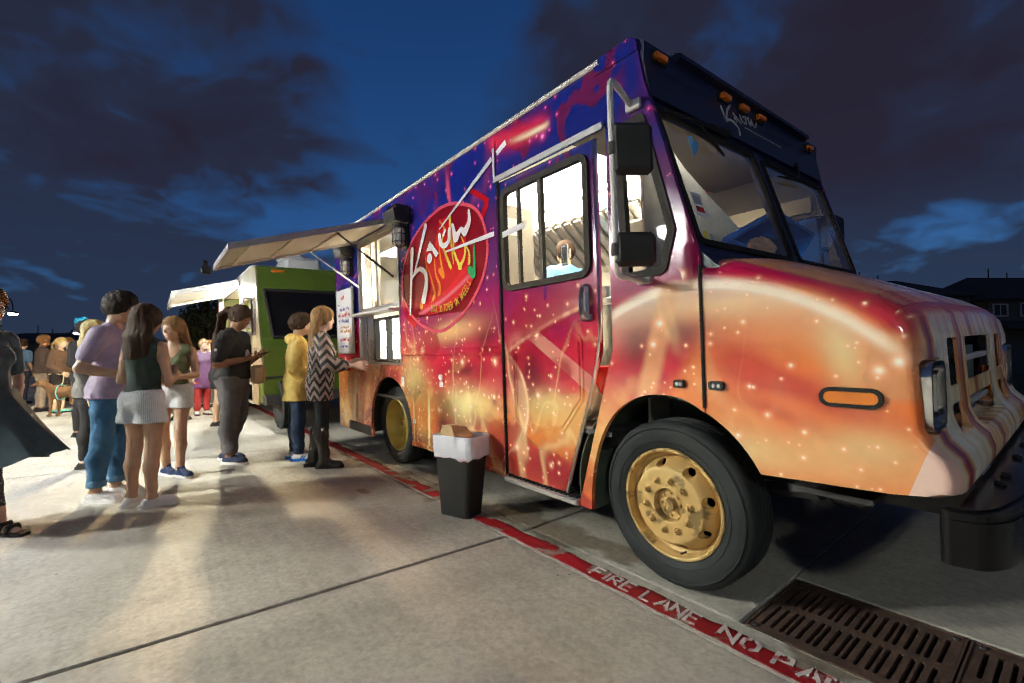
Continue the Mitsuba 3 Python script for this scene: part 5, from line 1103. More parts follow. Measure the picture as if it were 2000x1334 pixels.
            if lace:
                s.part('laces', cat_(*[tube([g + t * (.03 + .022 * i) + n * .028 + [0, 0, .098 - .011 * i], g + t * (.036 + .022 * i) + [0, 0, .108 - .011 * i], g + t * (.03 + .022 * i) - n * .028 + [0, 0, .098 - .011 * i]], .0045, 5) for i in range(4)]), lace, True)
    def hair(s, mat, style='short', length=1.3, vol=.014, name='hair', blow=(0, 0, 0), seed=3, face=.055, top_mat=None):
        h, R, c = s.Hd, s.R, s.headc; hh = .007 if s.h < .014 else .012
        pts = [h((0, 0, 1.65))]
        lo, hi = np.array([-.30, -.30, min(length, 1.5) - .06]), np.array([.26, .30, 1.86])
        off = s.pivot - np.array([0, 0, 1.53]); F = Field(lo + np.minimum(off, 0) , hi + np.maximum(off, 0), hh)
        F.put(ell(h((.004, 0, 1.668)), np.array((.104, .084, .102)) * c, R), .01, vol)
        if style == 'short': F.put(ell(h((.030, 0, 1.725)), (.085, .070, .062), R), .03, vol * .6)
        if style == 'bun': F.put(ell(h((-.12, 0, 1.66)), (.05, .05, .05)), .02)
        if style == 'afro': F.put(ell(h((-.035, 0, 1.70)), (.125, .115, .125), R), .03)
        if style in ('long', 'pony', 'dreads'):
            base = h((-.085, 0, 1.65)); z1 = length; b = np.array(blow, float)
            if style == 'long':
                for y in np.linspace(-.075, .075, 7):
                    p0 = h((-.060 + .35 * abs(y), y, 1.66)); p1 = h((-.095 + .5 * abs(y), y * 1.15, 1.50)) * [1, 1, 1]; p2 = np.array([min(p1[0] - .015, -.105 + .3 * abs(y)), y * 1.25, z1 + .06 * (abs(y) / .075) * ((seed + int(y * 100)) % 3) * .5]) + b
                    F.put(cone(p0, p1, .036, .038), .03); F.put(cone(p1, p2, .038, .020), .025)
            else:
                n = 1 if style == 'pony' else 9
                q0 = h((-.125, 0, 1.655)); F.put(ell(q0, (.045, .045, .045)), .03)
                for i in range(n):
                    u = (i - (n - 1) / 2) / max(1, n - 1); p1 = q0 + np.array([-.07, u * .12, -.06]); p2 = np.array([-.16 - .02 * (i % 3), u * .24, z1 + .05 * ((i * 5) % 3)]) + b
                    F.put(cone(q0, p1, .034, .030), .02); F.put(cone(p1, p2, .030 if n == 1 else .022, .014), .012)
        # the face stays free
        Fc = ell(h((face + .052, 0, 1.585)), np.array((.075, .074, .098)) * c, R); F.cut(Fc)
        F.cut(ell(h((face + .09, 0, 1.62)), np.array((.09, .082, .075)) * c, R))
        if style in ('short', 'afro', 'bun', 'pony', 'dreads'):
            F.cut(ell(h((.03, 0, 1.535)), np.array((.12, .12, .062)) * c, R))
        st = (46, 46, 5) if style in ('long', 'pony', 'dreads') else (42, 42, 22)
        F.ruffle({'afro': .016, 'short': .011, 'bun': .007}.get(style, .0075), (30, 30, 16) if style == 'short' else st, seed)
        s.part(name, F.mesh(), mat)
def glasses(s, mat='mat_black_plastic'):
    parts = []
    for y in (.032, -.032):
        parts.append(tube([s.Hd((.112 - abs(y + .026 * math.cos(a)) * .12, y + .025 * math.cos(a), 1.641 + .018 * math.sin(a))) for a in np.linspace(0, 2 * math.pi, 17)], .0028, 5))
        parts.append(tube([s.Hd((.104, y * 1.8, 1.648)), s.Hd((.06, y / abs(y) * .083, 1.650)), s.Hd((.0, y / abs(y) * .086, 1.645))], .0030, 5))
    parts.append(tube([s.Hd((.113, .008, 1.645)), s.Hd((.113, -.008, 1.645))], .0028, 5))
    s.part('glasses', cat_(*parts), mat)
def rotgrid(s):
    return s.f, np.array([-s.f[1], s.f[0]]), s.pos
prin('mat_eye_dark', (.015, .011, .010), .25); prin('mat_lips', (.33, .10, .08), .4); prin('mat_white_rubber', (.62, .61, .57), .6)
SK_L, SK_M, SK_D, SK_P = skin('mat_skin_light', (.50, .31, .22)), skin('mat_skin_tan', (.42, .25, .165)), skin('mat_skin_brown', (.165, .080, .045)), skin('mat_skin_pale', (.56, .36, .28))
def hairmat(key, c):
    if key not in scene: prin(key, proc(lambda p, n, uv: mix(shade(c, .35), shade(c, 1.7), fbm(p.x * 70, p.y * 90, p.z * 9, 3))), .62, specular=.08)
    return key
H_BLACK, H_DARK, H_BROWN, H_BLOND, H_LBROWN, H_BLUE = hairmat('mat_hair_black', (.012, .010, .009)), hairmat('mat_hair_dark', (.022, .013, .009)), hairmat('mat_hair_brown', (.085, .045, .020)), hairmat('mat_hair_blond', (.34, .22, .09)), hairmat('mat_hair_light_brown', (.16, .095, .045)), hairmat('mat_hair_blue', (.01, .16, .32))

# ---------------------------------------------------------------- who stands where
# man in the lavender tee, seen from his right side
p = Person((-3.92, -2.40), RIGHTWARD * .95 + AWAY * .20, 1.75, SK_M, dict(elR=(-.085, -.275, 1.12), wrR=(.165, -.165, 1.06), elL=(-.02, .25, 1.13), wrL=(.18, .14, 1.10), ankR=(-.06, -.09, .085), kneeR=(-.01, -.10, .5), toeR=(1, -.1), toeL=(1, .2)), fat=1.06, head=(8, 10))
p.body('man with glasses in a lavender tee and rolled up blue jeans and white shoes')
p.top(cloth('mat_lavender', (.30, .24, .36)), hem=.86, sleeve=.66, loose=.012, inflate=.014, arm_f=1.20, fold=.014, freq=(9, 9, 12), seed=4)
p.trousers(cloth('mat_denim', (.030, .085, .165)), .016, .150, waist=.89, fold=.012, freq=(8, 8, 13), seed=2)
p.garment('trouser_cuff', p.leg('L', 1.82, 1.98) + p.leg('R', 1.82, 1.98), cloth('mat_denim_light', (.07, .15, .24)), .028, [((0, 0, -1), -.125), ((0, 0, 1), .185)], fold=.002)
p.shoes(cloth('mat_white_canvas', (.60, .59, .57), .8, .08), big=1.05)
p.hair(H_BLACK, 'short', vol=.016, seed=8); glasses(p)
# woman in dark tank top and white striped shorts, her back to us
p = Person((-3.50, -2.19), AWAY * .98 + RIGHTWARD * .12, 1.62, SK_M, dict(elL=(.0, .225, 1.10), wrL=(.21, .12, 1.10), elR=(.02, -.225, 1.09), wrR=(.22, -.10, 1.16), ankL=(-.01, .085, .085), ankR=(-.01, -.11, .085), toeL=(1, -.05), toeR=(1, -.75)), fem=True, fat=.98)
k7 = p.body('long haired woman in a dark tank top and white striped shorts, back to the camera')
def scoop(P, back=.26, front=.30): return [ell(P.B((-.10, 0, 1.49)), (.14, .095, .165)), ell(P.B((.10, 0, 1.50)), (.14, .085, .19)), cone((0, .235, 1.30), (0, .235, 1.60), .075, .085), cone((0, -.235, 1.30), (0, -.235, 1.60), .075, .085)]
p.top(cloth('mat_dark_tank', (.022, .034, .032)), hem=1.005, sleeve=0, inflate=.010, neck=None, cuts=scoop(p), fold=.003, h=.009, name='tank_top')
f_, l_, c_ = rotgrid(p)
def striped(q, n, uv):
    u = (q.x - c_[0]) * l_[0] + (q.y - c_[1]) * l_[1]; w = (q.x - c_[0]) * f_[0] + (q.y - c_[1]) * f_[1]
    a = dr.atan2(u, -w) * .17 + .25 * (q.z - .8) * u
    t = dr.abs(a / .0125 - dr.round(a / .0125))
    return mix((.30, .36, .40), (.66, .67, .66), smoothstep(.16, .26, t)) * (.9 + .2 * noise(q.x * 240, q.y * 240, q.z * 240))
prin('mat_striped_cotton', proc(striped), .85)
p.shorts('mat_striped_cotton', hem=.735, waist=1.025, flare=.038, fold=.008, seed=3)
p.shoes('mat_white_canvas', lace='mat_white_rubber')
p.hair(H_DARK, 'long', 1.30, vol=.018, seed=5)
# woman facing us with a slip of paper
p = Person((-4.52, -1.96), -AWAY * .80 + RIGHTWARD * .25, 1.60, SK_M, dict(elL=(.03, .225, 1.12), wrL=(.24, .10, 1.10), elR=(.03, -.22, 1.10), wrR=(.20, -.06, 1.06), aimL=(.6, -.6, .1), aimR=(.6, .7, .05), ankL=(.06, .10, .085), ankR=(-.08, -.08, .085), kneeL=(.09, .10, .5), toeL=(.8, .9), toeR=(.8, .9)), fem=True, head=(-28, 4))
p.body('woman in an olive top and pale denim shorts facing us, white slip in hand')
p.top(cloth('mat_olive', (.085, .105, .060)), hem=1.02, sleeve=.0, inflate=.012, neck=None, cuts=scoop(p), fold=.004, h=.009, name='tank_top')
p.shorts(cloth('mat_pale_denim', (.50, .52, .52)), hem=.76, waist=1.03, flare=.022, fold=.007, seed=6)
p.shoes(cloth('mat_navy_canvas', (.012, .022, .055)), high=.12, lace='mat_white_rubber')
p.hair(H_LBROWN, 'long', 1.26, blow=(.04, .10, 0), seed=7)
q = p.pt((.335, -.0, 1.115)); 
def card(c, u, w, a, b, t=.0015):
    u, w = np.array(u, float), np.array(w, float); u /= np.linalg.norm(u); w -= u * (u @ w); w /= np.linalg.norm(w); n = np.cross(u, w)
    m = box(-a / 2, a / 2, -b / 2, b / 2, -t / 2, t / 2); v = np.asarray(m.vertices)
    return trimesh.Trimesh(c + v[:, :1] * u + v[:, 1:2] * w + v[:, 2:] * n, m.faces, process=False)
add('paper_slip', card(q, (.616, .787, .12), (.5, -.5, .75), .17, .12), 'mat_white_print', False, text='white paper slip held by the woman in the olive top', cat='paper')
# heavy person in black tee reading a phone
p = Person((-4.88, -1.39), RIGHTWARD * 1.0 + AWAY * .10, 1.80, SK_D, dict(elR=(-.035, -.285, 1.09), wrR=(.185, -.15, 1.15), elL=(.0, .28, 1.10), wrL=(.20, .10, 1.17), aimR=(.9, .35, .18), aimL=(.9, -.4, .2), palmR=(0, .3, 1), palmL=(0, -.4, 1), curlR=.9, curlL=.9, ankR=(.03, -.11, .085), ankL=(-.11, .10, .085), toeR=(1, -.22), toeL=(1, -.05)), fat=1.26, head=(-4, 24))
p.body('person with long tied back locks in a black tee and grey sweatpants reading a phone')
p.top(cloth('mat_black_tee', (.014, .014, .016)), hem=.93, sleeve=.78, loose=.0, inflate=.017, arm_f=1.16, fold=.009, freq=(9, 9, 11), seed=9, label_='black tee with a small white badge on its sleeve')
p.trousers(cloth('mat_grey_sweat', (.060, .060, .066)), .026, .125, fold=.013, freq=(7, 7, 10), waist=.965, seed=7)
p.shoes(cloth('mat_navy_runner', (.018, .026, .050)), big=1.12, lace='mat_black_rubber')
p.hair(H_DARK, 'dreads', 1.22, seed=4)
b = trimesh.creation.icosphere(2, 1.0); b.vertices = np.asarray(b.vertices) * [.018, .005, .016] + [-.028, -.333, 1.250]; p.part('sleeve_badge', b, 'mat_white_print')
b = trimesh.creation.icosphere(2, 1.0); b.vertices = np.asarray(b.vertices) * [.006, .05, .05] + [.158, -.03, 1.21]; p.part('chest_print', b, 'mat_grey_print')
prin('mat_phone', (.01, .01, .012), .15)
q = p.pt((.325, -.03, 1.215))
add('phone', card(q, (.616, .787, .22), (-.787, .616, .1), .15, .075, .009), 'mat_phone', False, text='dark phone in the hands of the person in the black tee', cat='phone')
prin('mat_tan_bag', (.40, .26, .16), .7)
q = p.pt((.235, .06, .985)); bm = box(-.08, .08, -.07, .07, -.12, .10, .03)
add('tan_bag', trimesh.Trimesh(np.asarray(bm.vertices) + q, bm.faces), 'mat_tan_bag', 30, text='tan bag hanging below the phone in front of the person in the black tee', cat='bag')
# boy in yellow hoodie
p = Person((-4.56, -.77), RIGHTWARD * .85 + AWAY * .42, 1.70, SK_M, dict(elR=(-.045, -.24, 1.11), wrR=(.13, -.17, .98), elL=(-.04, .24, 1.11), wrL=(.13, .17, .98), ankR=(.02, -.10, .085), ankL=(-.03, .09, .085), toeR=(1, -.25)), head=(-6, 3), fat=1.05)
p.body('boy in a long yellow hoodie and dark jeans with blue and white sneakers')
p.top(cloth('mat_yellow_fleece', (.56, .36, .10)), hem=.715, sleeve=1.9, loose=.036, inflate=.022, arm_f=1.35, fold=.016, freq=(8, 8, 10), seed=12, name='hoodie')
p.garment('hood', [(ell((-.075, 0, 1.46), (.075, .115, .065)), .02), (cone((-.03, .09, 1.48), (.05, .06, 1.44), .03, .025), .02), (cone((-.03, -.09, 1.48), (.05, -.06, 1.44), .03, .025), .02)], 'mat_yellow_fleece', .006, fold=.008, seed=3)
p.trousers(cloth('mat_dark_denim', (.016, .028, .055)), .020, .085, waist=.76, fold=.014, freq=(7, 7, 12), seed=5)
p.shoes('mat_white_canvas', sole=cloth('mat_blue_rubber', (.015, .10, .34)), big=1.14)
for sd in 'LR':
    g, t = p.foot(sd); n = np.array([-t[1], t[0], 0])
    p.part('shoe_stripe', cat_(*[tube([g + t * (.0 + .03 * i) + n * s_ * .046 + [0, 0, .03], g + t * (.03 + .03 * i) + n * s_ * .040 + [0, 0, .066]], .006, 5) for i in range(3) for s_ in (1, -1)]), 'mat_blue_rubber')
p.hair(H_DARK, 'short', vol=.018, seed=11)
# woman in a chevron cardigan at the counter
p = Person((-3.99, -.665), RIGHTWARD * .82 + AWAY * .38, 1.74, SK_P, dict(elR=(.06, -.25, 1.13), wrR=(.34, -.17, 1.12), elL=(.05, .24, 1.13), wrL=(.34, .12, 1.15), curlR=.25, curlL=.3, ankR=(.04, -.075, .085), ankL=(-.07, .07, .085), toeR=(1, -.25), toeL=(1, -.1)), fem=True, head=(-6, 2), fat=1.04)
p.body('woman in a black and taupe chevron cardigan and tall boots reaching towards the counter')
f_2, l_2, c_2 = rotgrid(p)
def chevron(q, n, uv):
    u = (q.x - c_2[0]) * l_2[0] + (q.y - c_2[1]) * l_2[1]; w = (q.x - c_2[0]) * f_2[0] + (q.y - c_2[1]) * f_2[1]
    a = dr.atan2(u, -w + .02) * .19
    zig = dr.abs(a / .105 - dr.round(a / .105)) * 2
    t = (q.z + .085 * zig) / .098
    return mix((.012, .012, .013), (.24, .185, .165), smoothstep(.22, .27, dr.abs(t - dr.round(t)))) * (.85 + .3 * noise(q.x * 200, q.y * 200, q.z * 200))
prin('mat_chevron_knit', proc(chevron), .9)
p.top('mat_chevron_knit', hem=.74, sleeve=1.55, loose=.022, inflate=.020, arm_f=1.42, fold=.007, seed=15, name='cardigan')
p.trousers(cloth('mat_black_leggings', (.012, .016, .018)), .006, .30, fold=.001, name='leggings')
p.shoes('mat_boot_leather' if 'mat_boot_leather' in scene else prin('mat_boot_leather', (.012, .012, .012), .32), sole='mat_black_rubber', boot=.455, name='boot')
for sd in 'LR':
    a = p.J['knee' + sd] + (p.J['ank' + sd] - p.J['knee' + sd]) * .16; c = a + np.array([-.01, 0, 0])
    p.part('boot_strap', tube([c + [.071 * math.cos(x), .071 * math.sin(x), 0] for x in np.linspace(0, 2 * math.pi, 17)], .008, 5), 'mat_black_rubber')
    p.part('buckle', box(c[0] - .012, c[0] + .012, c[1] - .080, c[1] - .072, c[2] - .014, c[2] + .014, .003), 'mat_chrome', False)
p.hair(H_LBROWN, 'long', 1.22, vol=.018, seed=9)
# person in the long slate dress, walking in from the left edge
p = Person((-3.485, -3.075), RIGHTWARD * 1.0 + AWAY * .12, 1.67, SK_P, dict(elR=(.11, -.255, 1.15), wrR=(-.06, -.19, 1.06), elL=(.02, .25, 1.11), wrL=(.05, .22, .87), ankR=(.20, -.07, .085), kneeR=(.13, -.08, .50), ankL=(-.20, .07, .12), kneeL=(-.03, .08, .49), toeR=(1, -.12), toeL=(1, .1)), fem=True, fat=1.18, head=(4, 2), lean=(-.02, 0))
p.body('person in a long slate blue dress with a swinging hem at the left edge')
sl = cloth('mat_slate_dress', (.040, .062, .074))
p.top(sl, hem=.95, sleeve=.72, inflate=.016, loose=.0, arm_f=1.2, fold=.004, seed=21, name='bodice')
def skirt_mesh(nr=26, na=96):
    v = []
    for i in range(nr):
        t = i / (nr - 1); e = t ** 1.15
        for j in range(na):
            q = 2 * math.pi * j / na; c, sn = math.cos(q), math.sin(q)
            hem = .46 + .13 * max(0, c) ** 1.5 - .05 * max(0, -c)
            z = 1.03 + (hem - 1.03) * t
            flute = 1 + t * (.055 * math.sin(9 * q + 1.7) + .035 * math.sin(14 * q + .6 + 2 * t)) 
            rx = (.150 + (.330 if c > 0 else .155) * e) * flute; ry = (.200 + .110 * e) * flute
            v.append((.01 + .05 * e + rx * c, ry * sn, z + .012 * t * math.sin(9 * q)))
    f = []
    for i in range(nr - 1):
        for j in range(na):
            k = (j + 1) % na; f += [(i * na + j, (i + 1) * na + j, (i + 1) * na + k), (i * na + j, (i + 1) * na + k, i * na + k)]
    return trimesh.Trimesh(np.array(v), f, process=False)
p.part('skirt', skirt_mesh(), sl)
prin('mat_patterned_leggings', proc(lambda q, n, uv: mix((.012, .014, .016), (.16, .17, .18), smoothstep(.52, .56, fbm(q.x * 34, q.y * 34, q.z * 60, 2)) * .6)), .8)
p.trousers('mat_patterned_leggings', .008, .20, waist=.56, fold=.001, name='leggings')
for sd in 'LR':
    g, t = p.foot(sd)
    n = np.array([-t[1], t[0], 0])
    o = stroke([tuple((g - t * .05)[:2]), tuple((g + t * .06)[:2]), tuple((g + t * .165)[:2])], .085, .098)
    p.part('sandal_sole', ext_xy(o, g[2] - .004, g[2] + .022), 'mat_black_rubber', 40)
    p.part('sandal_strap', cat_(*[tube([g + t * x + n * .050 + [0, 0, .02], g + t * x + n * .03 + [0, 0, zt], g + t * x - n * .03 + [0, 0, zt], g + t * x - n * .050 + [0, 0, .02]], [.012, .02, .02, .012], 6) for x, zt in ((.05, .078), (.105, .062))]), 'mat_black_rubber')
p.hair(H_BROWN, 'short', vol=.015, seed=17); glasses(p)
# farther back: figures with simpler hands
def far_person(pos, face, H, sk, text, hair_, style, top, bottom, hem=.95, sleeve=.8, shorts=None, shoe='mat_black_rubber', pose=None, fem=True, h=.018, hl=1.3, fat=1.0, loose=0.01, z0=0.0, head=(0, 0), group='people in the crowd', top_name='shirt', **kw):
    p = Person(pos, face, H, sk, pose or {}, fem=fem, h=h, fat=fat, head=head, z0=z0)
    p.body(text)
    if group: label(p.key, group=group)
    p.top(top, hem=hem, sleeve=sleeve, inflate=.02, loose=loose, arm_f=1.2, fold=.006, name=top_name)
    if shorts: p.shorts(bottom, hem=shorts, flare=.02, fold=.006)
    else: p.trousers(bottom, .02, .10, fold=.006)
    p.shoes(shoe, sole=kw.get('sole', 'mat_black_rubber'))
    p.hair(hair_, style, hl)
    return p
DK = cloth('mat_black_cotton', (.012, .012, .014)); BRN = cloth('mat_dark_brown_jacket', (.060, .040, .030)); BEI = cloth('mat_beige_trousers', (.34, .26, .19)); GRY = cloth('mat_grey_cardigan', (.11, .11, .11))
p = far_person((-8.25, -2.93), RIGHTWARD, 1.72, SK_D, 'person with a blue topped black afro, dressed all in black', H_BLACK, 'afro', DK, DK, hem=.85, sleeve=1.9, fem=False, pose=dict(elR=(.02, -.25, 1.13), wrR=(.20, -.14, 1.10)), h=.014)
F = Field((-.25, -.25, 1.6), (.25, .25, 2.0), .010); F.put(ell(p.Hd((-.075, 0, 1.775)), (.095, .10, .075)), .01); F.ruffle(.018, (30, 30, 24), 4); p.part('hair_top', F.mesh(), H_BLUE, True, 'bright blue top of the afro')
far_person((-5.55, -2.66), RIGHTWARD * .9 + AWAY * .4, 1.60, SK_L, 'blonde person in a grey cardigan and black trousers half hidden behind the man in lavender', H_BLOND, 'long', GRY, DK, hem=.84, sleeve=1.6, loose=.03, h=.014)
far_person((-13.1, -4.05), RIGHTWARD * .5 + AWAY * .8, 1.66, SK_D, 'person in a dark jacket and beige trousers standing beside a ponytailed woman', H_BROWN, 'short', BRN, BEI, hem=.88, sleeve=1.9, fem=False, h=.02)
p3 = far_person((-12.5, -3.70), RIGHTWARD, 1.60, SK_L, 'woman with a blond ponytail and dark shorts holding a dog on its leash', H_BLOND, 'pony', BRN, DK, hem=.92, sleeve=1.9, shorts=.66, shoe=cloth('mat_teal_shoe', (.10, .36, .30)), hl=1.42, pose=dict(elR=(.0, -.25, 1.12), wrR=(.20, -.15, .95)), h=.018)
p3.garment('hip_band', p3.torso()[:1] + p3.torso()[3:5], cloth('mat_pale_band', (.50, .44, .30)), .024, [((0, 0, -1), -.88), ((0, 0, 1), .935)], fold=.002)
far_person((-10.2, -1.30), RIGHTWARD * .6 - AWAY * .5, 1.55, SK_P, 'girl in a purple tunic and red leggings in the glare of the green truck', H_LBROWN, 'bun', cloth('mat_purple', (.065, .030, .13)), cloth('mat_red_leggings', (.26, .02, .03)), hem=.62, sleeve=.35, loose=.03, shoe='mat_white_canvas')
far_person((-11.2, -1.66), RIGHTWARD * .8, 1.48, SK_L, 'girl in a green top and red trousers behind the girl in purple', H_BLOND, 'bun', cloth('mat_green_top', (.02, .20, .11)), 'mat_red_leggings', hem=.72, sleeve=.5, shoe='mat_black_rubber')
far_person((-8.28, -1.20), RIGHTWARD * .9 + AWAY * .3, 1.66, SK_M, 'person in a dark jacket and black shorts standing behind the one in the black tee', H_DARK, 'long', cloth('mat_charcoal', (.022, .022, .026)), DK, hem=.80, sleeve=1.9, shorts=.68, loose=.02, pose=dict(elR=(.02, -.25, 1.12), wrR=(.18, -.08, 1.08)), h=.014)
far_person((-14.6, -4.95), RIGHTWARD, 1.42, SK_M, 'child in a red shirt at the far left of the crowd', H_DARK, 'short', cloth('mat_red_shirt', (.34, .03, .04)), DK, hem=.9, sleeve=.7, fem=False, h=.024)
far_person((-15.6, -4.75), AWAY, 1.62, SK_L, 'person in a blue checked shirt at the far left of the crowd', H_DARK, 'short', cloth('mat_blue_check', (.06, .12, .22)), cloth('mat_dark_jeans_far', (.02, .03, .06)), fem=False, h=.024)
far_person((-17.0, -3.3), RIGHTWARD * .5 - AWAY, 1.68, SK_L, 'person in a crimson top far back in the crowd', H_BROWN, 'short', cloth('mat_crimson_top', (.30, .015, .05)), DK, fem=False, h=.024)

EX = [((-12.4, -4.60), RIGHTWARD * .9 - AWAY * .2, 1.62, SK_M, 'person in a maroon top and black trousers among the crowd behind the slate dress', H_DARK, 'long', ('mat_maroon_top', (.16, .02, .03)), ('mat_black_cotton', (.012, .012, .014)), True),
      ((-13.9, -3.15), AWAY, 1.70, SK_L, 'person in a white shirt and dark trousers behind the blue haired one', H_BROWN, 'short', ('mat_white_shirt', (.52, .50, .47)), ('mat_dark_jeans_far', (.02, .03, .06)), False),
      ((-12.2, -2.62), RIGHTWARD * .8 + AWAY * .3, 1.66, SK_L, 'person in an orange top and jeans far behind the man in lavender', H_LBROWN, 'long', ('mat_orange_top', (.42, .13, .03)), ('mat_denim_far', (.03, .08, .15)), True),
      ((-13.2, -1.10), RIGHTWARD - AWAY * .3, 1.60, SK_M, 'person in a rust coloured shirt and dark jeans beyond the woman in olive', H_DARK, 'short', ('mat_rust_shirt', (.30, .09, .03)), ('mat_dark_jeans_far', (.02, .03, .06)), False),
      ((-13.9, -.55), -RIGHTWARD - AWAY * .3, 1.64, SK_P, 'person in a pale blue top and black trousers near the green truck far end', H_BLOND, 'long', ('mat_pale_blue_top', (.30, .38, .46)), ('mat_black_cotton', (.012, .012, .014)), True),
      ((-15.2, -5.75), RIGHTWARD, 1.70, SK_D, 'tall person in a grey sweater at the far left of the crowd', H_BLACK, 'short', ('mat_grey_cardigan', (.11, .11, .11)), ('mat_dark_jeans_far', (.02, .03, .06)), False),
      ((-9.55, -1.72), RIGHTWARD * .6 + AWAY, 1.62, SK_L, 'person in a navy top and jeans between the woman in olive and the green truck', H_BROWN, 'long', ('mat_navy_top', (.02, .03, .07)), ('mat_denim_far', (.03, .08, .15)), True),
      ((-14.9, -5.15), AWAY, 1.66, SK_L, 'person in a black jacket and grey trousers far left behind the slate dress', H_DARK, 'short', ('mat_black_cotton', (.012, .012, .014)), ('mat_grey_cardigan', (.11, .11, .11)), False),
      ((-18.5, -5.9), RIGHTWARD, 1.60, SK_M, 'person in a white top far left, smallest of the crowd', H_DARK, 'long', ('mat_white_shirt', (.52, .50, .47)), ('mat_dark_jeans_far', (.02, .03, .06)), True),
      ((-16.2, -3.95), -AWAY, 1.70, SK_P, 'person in a charcoal jacket facing us beyond the dog', H_BROWN, 'short', ('mat_charcoal', (.022, .022, .026)), ('mat_beige_trousers', (.34, .26, .19)), False),
      ((-15.5, -1.9), RIGHTWARD, 1.66, SK_M, 'person in a teal top far behind the woman in olive', H_BLACK, 'long', ('mat_teal_top', (.03, .16, .16)), ('mat_black_cotton', (.012, .012, .014)), True),
      ((-11.9, -1.05), RIGHTWARD * .3 - AWAY, 1.58, SK_P, 'person in a salmon top and grey trousers right of the girl in purple', H_BROWN, 'bun', ('mat_salmon_top', (.42, .16, .12)), ('mat_grey_cardigan', (.11, .11, .11)), True),
      ((-12.9, -1.75), RIGHTWARD - AWAY * .6, 1.64, SK_L, 'person in a dark green jacket between the woman in olive and the girl in purple', H_LBROWN, 'long', ('mat_forest_jacket', (.03, .06, .035)), ('mat_dark_jeans_far', (.02, .03, .06)), True),
      ((-13.4, -4.85), AWAY + RIGHTWARD * .4, 1.68, SK_M, 'person in a brown hooded top left of the one in beige trousers', H_DARK, 'short', ('mat_brown_hood', (.12, .065, .04)), ('mat_black_cotton', (.012, .012, .014)), False),
      ((-17.6, -4.35), RIGHTWARD - AWAY * .4, 1.66, SK_L, 'person in a yellow top at the back of the crowd', H_LBROWN, 'long', ('mat_mustard_top', (.42, .28, .05)), ('mat_black_cotton', (.012, .012, .014)), True)]
for pos, fc, H_, sk, tx, hr, st, (tk, tc), (bk_, bc), fm in EX: far_person(pos, fc, H_, sk, tx, hr, st, cloth(tk, tc), cloth(bk_, bc), hem=.88, sleeve=.8 if fm else 1.9, fem=fm, h=.026)
# in the trucks
far_person((-2.10, 1.26), AWAY * .8 - RIGHTWARD * .4, 1.60, SK_M, 'cook in a blue shirt under the extractor hood, seen through the truck door window', H_DARK, 'short', cloth('mat_blue_shirt', (.10, .22, .40)), DK, fem=False, h=.016, z0=.80, pose=dict(wrR=(.30, -.15, 1.05), elR=(.05, -.25, 1.1)))
far_person((-4.05, .75), -RIGHTWARD, 1.50, SK_L, 'server in a red cap and dark apron behind the serving window', cloth('mat_red_cap', (.45, .02, .02)), 'short', 'mat_red_cap', DK, fem=False, h=.016, z0=.78, hem=.95)
# two by the bank on the far right
far_person((.62, 13.6), -AWAY + RIGHTWARD * .2, 1.55, SK_L, 'small figure in a pink top at the far right beyond the truck nose', H_BLOND, 'short', cloth('mat_pink_top', (.45, .18, .18)), cloth('mat_dark_jeans_far', (.02, .03, .06)), h=.022, z0=.86)
far_person((.95, 14.6), -AWAY, 1.60, SK_M, 'small dark clad figure just behind the one in pink at the far right', H_BLACK, 'short', DK, DK, h=.022, z0=.90, fem=False)
# the dog
def dog(pos, face, text):
    s = Person(pos, face, 1.75, 'mat_dog_coat', {}, h=.01)
    P = {'hip': (-.28, 0, .50), 'chest': (.16, 0, .47)}
    F = Field((-.62, -.20, -.01), (.70, .20, .90), .011)
    for pr, k in [(ell((.14, 0, .49), (.20, .105, .135)), .05), (ell((-.10, 0, .51), (.22, .090, .100)), .06), (ell((-.27, 0, .52), (.13, .095, .115)), .05), (cone((.26, 0, .56), (.42, 0, .66), .075, .062), .05), (ell((.47, 0, .67), (.095, .065, .068)), .03), (cone((.52, 0, .655), (.64, 0, .630), .042, .030), .025), (ell((.44, .065, .675), (.035, .016, .055)), .015), (ell((.44, -.065, .675), (.035, .016, .055)), .015), (cone((-.38, 0, .56), (-.52, 0, .44), .022, .012), .02)]: F.put(pr, k)
    for y, dx in ((.065, .02), (-.065, -.03)):
        for pr in (cone((.20, y, .46), (.18 + dx, y, .27), .055, .030), cone((.18 + dx, y, .27), (.19 + dx, y, .05), .027, .021), cone((.19 + dx, y, .03), (.225 + dx, y, .025), .024, .022)): F.put(pr, .025)
        for pr in (cone((-.28, y, .48), (-.20 - dx, y, .30), .075, .042), cone((-.20 - dx, y, .30), (-.36 - dx, y, .20), .036, .023), cone((-.36 - dx, y, .20), (-.33 - dx, y, .04), .021, .020), cone((-.33 - dx, y, .03), (-.29 - dx, y, .025), .024, .022)): F.put(pr, .022)
    s.key = add('dog', s.world(F.mesh()), 'mat_dog_coat', True, text=text, cat='dog')
    x = trimesh.creation.icosphere(2, .017); x.apply_translation([.665, 0, .638]); s.part('nose', x, 'mat_eye_dark')
    s.part('harness', cat_(tube([(.06 + .0 * math.cos(a), .118 * math.cos(a), .49 + .150 * math.sin(a)) for a in np.linspace(0, 2 * math.pi, 19)], .012, 5)), cloth('mat_teal_strap', (.12, .42, .40)))
    return s
prin('mat_dog_coat', proc(lambda q, n, uv: mix((.055, .028, .012), (.16, .085, .035), fbm(q.x * 9, q.y * 9, q.z * 9, 4))), .8)
dg = dog((-11.55, -3.52), -RIGHTWARD, 'brown dog in a pale harness standing side on before the ponytailed woman')
a, b = dg.pt((.05, 0, .64)), p3.pt((.24, -.14, .92))
